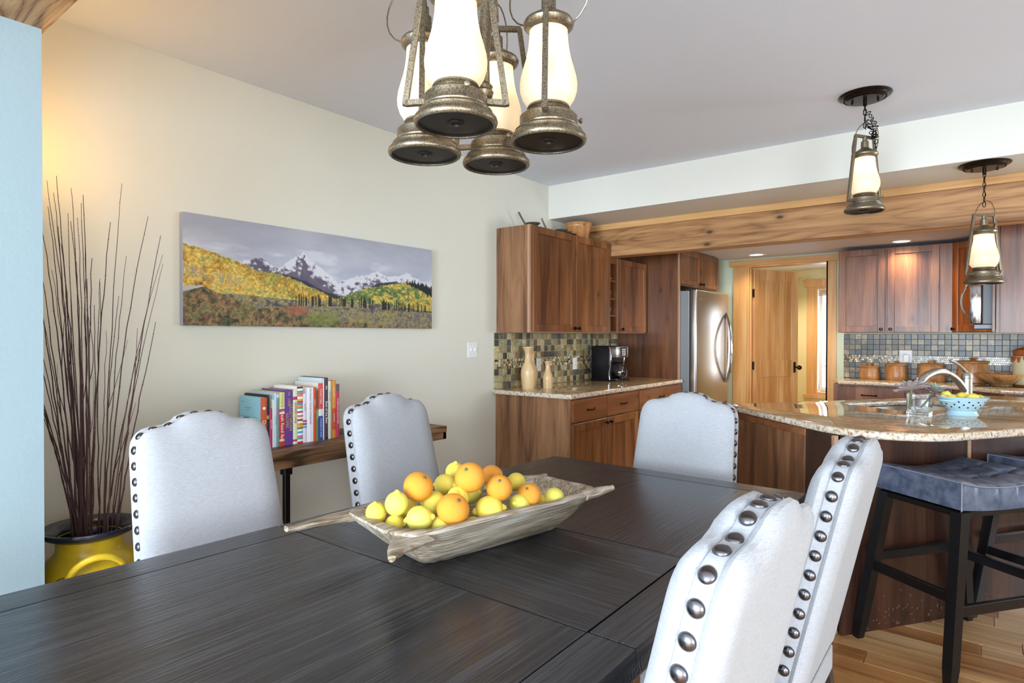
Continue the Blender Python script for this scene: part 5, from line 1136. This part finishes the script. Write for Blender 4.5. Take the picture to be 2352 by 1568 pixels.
# ------------------------------------------------------------------ canvas print (flat printed picture on a stretched canvas)
def canvas():
    NX, NZ = 620, 206; Wd, Hd = 1.70, .556
    u, v = np.meshgrid(np.linspace(0, 1, NX+1), np.linspace(0, 1, NZ+1)); rs_ = np.random.RandomState(5)
    def vn(x, y, seed):
        xi = np.floor(x).astype(int); yi = np.floor(y).astype(int); fx_ = x-xi; fy_ = y-yi; fx_ = fx_*fx_*(3-2*fx_); fy_ = fy_*fy_*(3-2*fy_)
        def h(a, b_): 
            n = (a*374761393+b_*668265263+seed*982451653) & 0x7fffffff; n = ((n ^ (n >> 13))*1274126177) & 0x7fffffff; return ((n ^ (n >> 16)) & 0xffff)/65535.
        return (h(xi, yi)*(1-fx_)+h(xi+1, yi)*fx_)*(1-fy_)+(h(xi, yi+1)*(1-fx_)+h(xi+1, yi+1)*fx_)*fy_
    def fbm(x, y, s, o=4):
        a, t_, r_ = 1., 0., 0.
        for k in range(o): r_ = r_+a*vn(x*2**k, y*2**k, s+k); t_ += a; a *= .55
        return r_/t_
    A = 3.05; X = u*A
    col = np.zeros(u.shape+(3,))
    def P(*c): return np.array(c)/255.
    def lay(mask, c): 
        m_ = np.clip(mask, 0, 1)[..., None]; col[:] = col*(1-m_)+c*m_
    def line(pts): return np.interp(u, [p[0] for p in pts], [p[1] for p in pts])
    def edge(y, soft=.008): return np.clip((y-v)/soft+.5, 0, 1)
    n1 = fbm(X*1.6, v*5, 1, 5)[..., None]; sky = P(166, 172, 198)*(1-n1)+P(214, 218, 232)*n1
    g = np.clip((v-.55)/.45, 0, 1)[..., None]; col[:] = (sky*1.04)*(1-g)+(sky*.9)*g; lay(np.clip((fbm(X*2.2, v*7, 9)-.55)*4, 0, .7)*(v < .8), P(226, 230, 240))
    jag = (fbm(X*16, v*0+.5, 21, 5)-.5)
    def mount(ridge, ja, snowline, seed):
        y = line(ridge)+jag*ja; m_ = edge(y, .006); d = y-v; sl = fbm(X*22+v*14, v*26-X*10, seed, 4); sn = np.clip((sl-.50+(snowline-d)*2.6)*5, 0, 1)[..., None]
        dk = fbm(X*9, v*12, seed+3)[..., None]; rock = P(84, 78, 110)*(1-dk)+P(130, 118, 136)*dk; lay(m_, rock*(1-sn)+P(228, 230, 240)*sn)
    mount([(0, .50), (.16, .60), (.20, .64), (.24, .665), (.30, .58), (.36, .5), (1, .4)], .05, .08, 31)
    mount([(0, .3), (.45, .45), (.55, .50), (.60, .56), (.66, .60), (.71, .655), (.76, .60), (.80, .62), (.86, .67), (.93, .60), (1, .55)], .07, .16, 41)
    mount([(0, .2), (.24, .44), (.31, .60), (.36, .70), (.395, .775), (.42, .70), (.47, .62), (.52, .52), (.58, .42), (.62, .38), (1, .3)], .06, .13, 51)
    base = edge(line([(0, .3), (.25, .46), (.31, .53), (.40, .48), (.48, .38), (.56, .33), (.62, .40), (.72, .52), (.80, .555), (.86, .53), (.95, .5), (1, .45)])+jag*.02); nb = fbm(X*14, v*30, 61)[..., None]; lay(base, P(46, 48, 66)*(1-nb)+P(84, 84, 104)*nb)
    def forest(y, cols, seed, sx=26, sy=34, ja=.03):
        m_ = edge(y+(fbm(X*30, v*0, seed+9)-.5)*ja, .006); n = fbm(X*sx, v*sy, seed, 4); big = fbm(X*5, v*9, seed+5, 3); q = np.clip((n*.6+big*.6-.32)/.56, 0, .999)*(len(cols)-1)
        i = q.astype(int); f_ = (q-i)[..., None]; ca = np.array(cols, float)/255.; c_ = ca[i]*(1-f_)+ca[np.minimum(i+1, len(cols)-1)]*f_
        lum = (.74+.52*fbm(X*70, v*70, seed+7, 2))[..., None]; lay(m_, c_*lum)
    Yl = [(110, 80, 30), (214, 150, 40), (238, 186, 52), (244, 206, 84), (190, 180, 70)]
    Gr = [(120, 140, 60), (220, 180, 56), (238, 200, 70), (120, 150, 70), (90, 120, 60), (236, 194, 60)]
    forest(line([(0, .1), (.52, .30), (.58, .37), (.66, .45), (.74, .50), (.80, .53), (.87, .555), (.94, .54), (1, .50)]), Gr, 71)
    forest(line([(0, .72), (.04, .70), (.10, .66), (.16, .61), (.22, .55), (.28, .53), (.34, .50), (.40, .44), (.46, .38), (.53, .30), (.60, .24), (1, .1)]), Gr[:3]+[(150, 160, 60)]+Yl[1:4], 81)
    forest(line([(0, .70), (.05, .66), (.12, .61), (.18, .56), (.24, .44), (.28, .36), (.32, .30), (1, .05)]), Yl, 91)
    lay(np.clip((fbm(X*90, v*10, 95)-.5)*8, 0, .7)*np.exp(-((v-line([(0, .50), (.14, .43), (.2, .40), (1, .3)]))/.055)**4)*np.clip((.2-u)*12, 0, 1), P(176, 166, 160))
    conif = edge(line([(0, -1), (.84, -1), (.86, .555), (.90, .57), (.95, .55), (1, .53)])+(fbm(X*90, v*0, 99)-.5)*.10, .01)*(v > line([(0, 0), (.86, .54), (.93, .48), (1, .40)])+(fbm(X*40, v*0, 98)-.5)*.05); lay(conif, P(40, 48, 50))
    my = line([(0, .30), (.2, .30), (.3, .28), (.4, .275), (.55, .29), (.7, .28), (.85, .25), (1, .22)])
    forest(my, [(96, 92, 80), (150, 130, 84), (176, 164, 100), (104, 96, 100), (84, 90, 76)], 101, 30, 60, .01)
    spr = (fbm(X*80, v*0+3, 105, 2) > .56)*(u > .36)*(v < my+.03+.10*(fbm(X*60, v*0, 107)-.3))*(v > my-.06); lay(spr*.9, P(36, 44, 40))
    forest(line([(0, .30), (.06, .31), (.1, .30), (.2, .22), (.3, .20), (.4, .215), (.6, .22), (.75, .21), (1, .20)]), [(96, 84, 80), (116, 104, 116), (128, 116, 110), (170, 156, 84), (110, 104, 96), (92, 96, 74)], 111, 40, 40)
    forest(line([(0, .34), (.05, .36), (.08, .33), (.14, .26), (.2, .20), (.24, .17), (.28, .19), (.34, .20), (.40, .165), (.44, .15), (.5, .10), (.56, .06), (1, .0)]), [(56, 54, 40), (84, 96, 58), (140, 100, 66), (176, 136, 76), (104, 116, 66), (150, 92, 64), (72, 64, 46)], 121, 22, 22, .03)
    lay(np.exp(-(((u-.37)/.045)**2+((v-.17)/.05)**2)**2)*.8*(fbm(X*30, v*30, 131)*.7+.5), P(204, 96, 66)); lay(np.exp(-(((u-.47)/.075)**2+((v-.09)/.075)**2)**2)*.9, P(140, 150, 66)*(1)*(.75+.5*fbm(X*40, v*40, 133))[..., None])
    lay(((v > .30+.9*u)*(v < .345+.35*u)*(u < .055)), P(196, 196, 200))
    lay(np.clip((fbm(X*24, v*24, 141)-.52)*5, 0, .55)*(u > .58)*(v < .2), P(190, 164, 70))
    gr = col.mean(2, keepdims=True); col = gr+(col-gr)*.74; col = np.clip(col*.93, 0, 1); lin = np.where(col <= .04045, col/12.92, ((col+.055)/1.055)**2.4)
    me = bpy.data.meshes.new('printed_face'); nv = (NX+1)*(NZ+1); co = np.zeros((nv, 3)); co[:, 1] = u.ravel()*Wd; co[:, 2] = v.ravel()*Hd
    i = np.arange(NX)[None, :]+np.arange(NZ)[:, None]*(NX+1); i = i.ravel(); F_ = np.stack([i, i+1, i+NX+2, i+NX+1], 1)
    me.vertices.add(nv); me.vertices.foreach_set('co', co.ravel()); nf = len(F_); me.loops.add(nf*4); me.loops.foreach_set('vertex_index', F_.ravel()); me.polygons.add(nf); me.polygons.foreach_set('loop_start', np.arange(nf)*4); me.update()
    at = me.color_attributes.new('print', 'FLOAT_COLOR', 'POINT'); at.data.foreach_set('color', np.concatenate([lin.reshape(-1, 3), np.ones((nv, 1))], 1).ravel()); return me
m_, nt_, bs_ = mat('printed_canvas'); at_ = N(nt_, 'ShaderNodeAttribute', attribute_name='print'); nt_.links.new(at_.outputs['Color'], bs_.inputs['Base Color']); setp(bs_, Roughness=.6, Specular_IOR_Level=.3)
t = thing('canvas_print', 'wide canvas print of snowy mountains above autumn aspen forest', 'picture', (.02, 2.235, 1.67))
b = bmesh.new(); bx(b, .003, .0395, 1.3845, 3.0855, 1.3945, 1.9505, .003); part('stretched_canvas', b, plain('canvas_edge', srgb(166, 174, 196), .8), t, world=True)
me = canvas(); me.materials.append(m_); piece('printed_face', me, t, Matrix.Translation((.0402, 1.385, 1.3945)), world=True)

# ------------------------------------------------------------------ milk can with branches
MX, MY = .548, .828
t = thing('milk_can', 'yellow milk can with a black flared rim in the corner', 'milk can', (MX, MY, 0))
part('body', lathe(bmesh.new(), [(0, 0), (.165, 0), (.168, .01), (.169, .42), (.168, .46), (.158, .50), (.138, .532), (.120, .548), (.109, .562), (.106, .578), (.106, .612), (.100, .612), (.100, .54), (0, .54)], 64, cap=False), YEL, t, smooth=60)
part('rim', lathe(bmesh.new(), [(.104, .608), (.118, .612), (.140, .622), (.153, .632), (.157, .640), (.154, .648), (.145, .648), (.130, .640), (.108, .625), (.098, .605), (.0975, .55), (0, .547)], 72, cap=False), NAVY, t, smooth=60, label='glossy black flared rim')
vd = Vector((3.155-MX, -MY)).normalized()
for sg in (-1, 1):
    ang = math.atan2(vd.y, vd.x)+(.12 if sg > 0 else PI); b = bmesh.new()
    hpts = bez([(.145, -.088, .490), (.192, -.090, .565), (.205, 0, .628), (.192, .090, .565), (.145, .088, .490)], 16); tube(b, hpts, .0115, 10); part('handle', absorb(bmesh.new(), b, T(rz=ang)), YEL, t)
    for sy in (-1, 1):
        b = bmesh.new(); tube(b, [(.150+.022*math.cos(a)*.5, sy*.094+.028*math.cos(a), .495+.024*math.sin(a)) for a in [2*PI*i/16 for i in range(16)]], .0016, 5, closed=True); part('wire_ring', absorb(bmesh.new(), b, T(rz=ang)), IRON, t)
TW = [[[0.484,0.814,0.6],[0.432,0.818,1.269],[0.306,0.765,1.937]],[[0.481,0.828,0.6],[0.479,0.799,1.264],[0.456,0.754,1.928]],[[0.505,0.822,0.6],[0.402,0.795,1.219],[0.306,0.772,1.838]],[[0.526,0.802,0.6],[0.504,0.788,1.233],[0.449,0.749,1.866]],[[0.527,0.8,0.6],[0.565,0.805,1.236],[0.552,0.771,1.872]],[[0.555,0.816,0.6],[0.493,0.795,1.199],[0.452,0.789,1.798]],[[0.565,0.821,0.6],[0.625,0.812,1.218],[0.649,0.776,1.836]],[[0.543,0.812,0.6],[0.515,0.837,1.222],[0.451,0.834,1.843]],[[0.48,0.831,0.6],[0.459,0.84,1.196],[0.417,0.832,1.791]],[[0.473,0.824,0.6],[0.45,0.846,1.191],[0.373,0.825,1.782]],[[0.563,0.835,0.6],[0.548,0.809,1.138],[0.567,0.81,1.677]],[[0.561,0.812,0.6],[0.596,0.811,1.11],[0.629,0.809,1.619]],[[0.521,0.837,0.6],[0.535,0.843,1.181],[0.592,0.883,1.763]],[[0.576,0.862,0.6],[0.596,0.866,1.249],[0.654,0.898,1.899]],[[0.628,0.864,0.6],[0.597,0.881,1.194],[0.671,0.979,1.789]],[[0.577,0.895,0.6],[0.653,0.922,1.154],[0.773,0.983,1.708]],[[0.586,0.879,0.6],[0.643,0.881,1.117],[0.815,0.973,1.634]],[[0.549,0.884,0.6],[0.618,0.926,1.105],[0.735,1.006,1.611]],[[0.539,0.875,0.6],[0.537,0.876,1.046],[0.581,0.913,1.493]],[[0.545,0.864,0.6],[0.598,0.879,1.117],[0.666,0.907,1.634]],[[0.573,0.894,0.6],[0.652,0.924,0.997],[0.756,0.973,1.394]],[[0.496,0.787,0.6],[0.478,0.786,1.186],[0.382,0.724,1.771]],[[0.456,0.809,0.6],[0.39,0.781,1.146],[0.301,0.735,1.691]],[[0.518,0.789,0.6],[0.512,0.737,1.103],[0.497,0.678,1.605]],[[0.462,0.82,0.6],[0.402,0.76,1.077],[0.334,0.693,1.554]],[[0.512,0.817,0.6],[0.447,0.762,1.012],[0.356,0.687,1.424]],[[0.473,0.813,0.6],[0.408,0.772,0.948],[0.297,0.695,1.295]],[[0.446,0.801,0.6],[0.44,0.765,0.909],[0.387,0.692,1.217]],[[0.541,0.802,0.6],[0.494,0.781,0.884],[0.353,0.687,1.167]],[[0.478,0.813,0.6],[0.468,0.778,0.996],[0.428,0.721,1.392]],[[0.456,0.801,0.6],[0.429,0.773,0.867],[0.365,0.716,1.134]],[[0.499,0.835,0.6],[0.407,0.826,0.868],[0.298,0.803,1.136]],[[0.496,0.822,0.6],[0.459,0.804,1.07],[0.427,0.789,1.54]],[[0.565,0.823,0.6],[0.606,0.836,1.027],[0.611,0.821,1.454]],[[0.551,0.855,0.6],[0.53,0.848,1.077],[0.54,0.865,1.555]],[[0.529,0.806,0.6],[0.518,0.825,1.11],[0.466,0.812,1.62]],[[0.549,0.869,0.6],[0.552,0.912,0.947],[0.588,0.98,1.295]],[[0.496,0.825,0.6],[0.483,0.815,1.142],[0.431,0.775,1.684]],[[0.498,0.802,0.6],[0.455,0.801,1.095],[0.367,0.765,1.59]],[[0.489,0.837,0.6],[0.461,0.849,1.081],[0.429,0.858,1.561]],[[0.488,0.799,0.6],[0.5,0.791,1.171],[0.473,0.752,1.741]],[[0.523,0.851,0.6],[0.519,0.877,0.981],[0.508,0.897,1.361]]]
rn = random.Random(12)
for i, (B0, M0, T0) in enumerate(TW):
    B0, M0, T0 = Vector(B0), Vector(M0), Vector(T0)
    for p in (M0,):
        p.y = max(p.y, .665)
    ctr = Vector((MX, MY)); d = Vector((B0.x, B0.y))-ctr
    if d.length > .075: d = d.normalized()*.075
    B0 = Vector((ctr.x+d.x, ctr.y+d.y, .545)); n = 18; P_ = bez([B0, B0.lerp(M0, .55)+Vector((rn.uniform(-.01, .01), rn.uniform(-.008, .008), 0)), M0.lerp(T0, .35), T0], n)
    P_ = [p+Vector((rn.uniform(-1, 1), rn.uniform(-1, 1), 0))*.0022*min(1, k) for k, p in enumerate(P_)]
    P_ = [Vector((max(p.x, .03), max(p.y, .65), p.z)) for p in P_]
    r0 = rn.uniform(.0024, .0040); b = bmesh.new(); tube(b, P_, [r0*(1-.72*k/n) for k in range(n+1)], 6)
    for k in range(3, n, 2): bmesh.ops.create_icosphere(b, subdivisions=1, radius=r0*(1.45-.9*k/n), matrix=Matrix.Translation(P_[k]))
    if i % 3 == 0:
        k = rn.randrange(6, 12); q = P_[k]; dd = (P_[k+2]-q).normalized(); tube(b, bez([q, q+dd*.08+Vector((rn.uniform(-.03, .03), rn.uniform(0, .03), 0)), q+dd*.26+Vector((rn.uniform(-.07, .05), rn.uniform(.0, .04), 0))], 8), [r0*.5*(1-.6*j/8) for j in range(9)], 5)
    bmesh.ops.translate(b, verts=b.verts, vec=(-MX, -MY, -.545))
    tx = (T0-Vector((MX, MY, 0))).dot(rt); k = 0 if tx < -.02 else 1 if tx < .10 else 2
    solo('branch', b, TWIG, ('bare dark branch in the milk can leaning left towards the blue wall edge', 'bare dark branch standing nearly upright in the milk can', 'bare dark branch in the milk can leaning right towards the picture')[k], 'branch', (MX, MY, .545), 0, ('left leaning branches', 'upright branches', 'right leaning branches')[k])
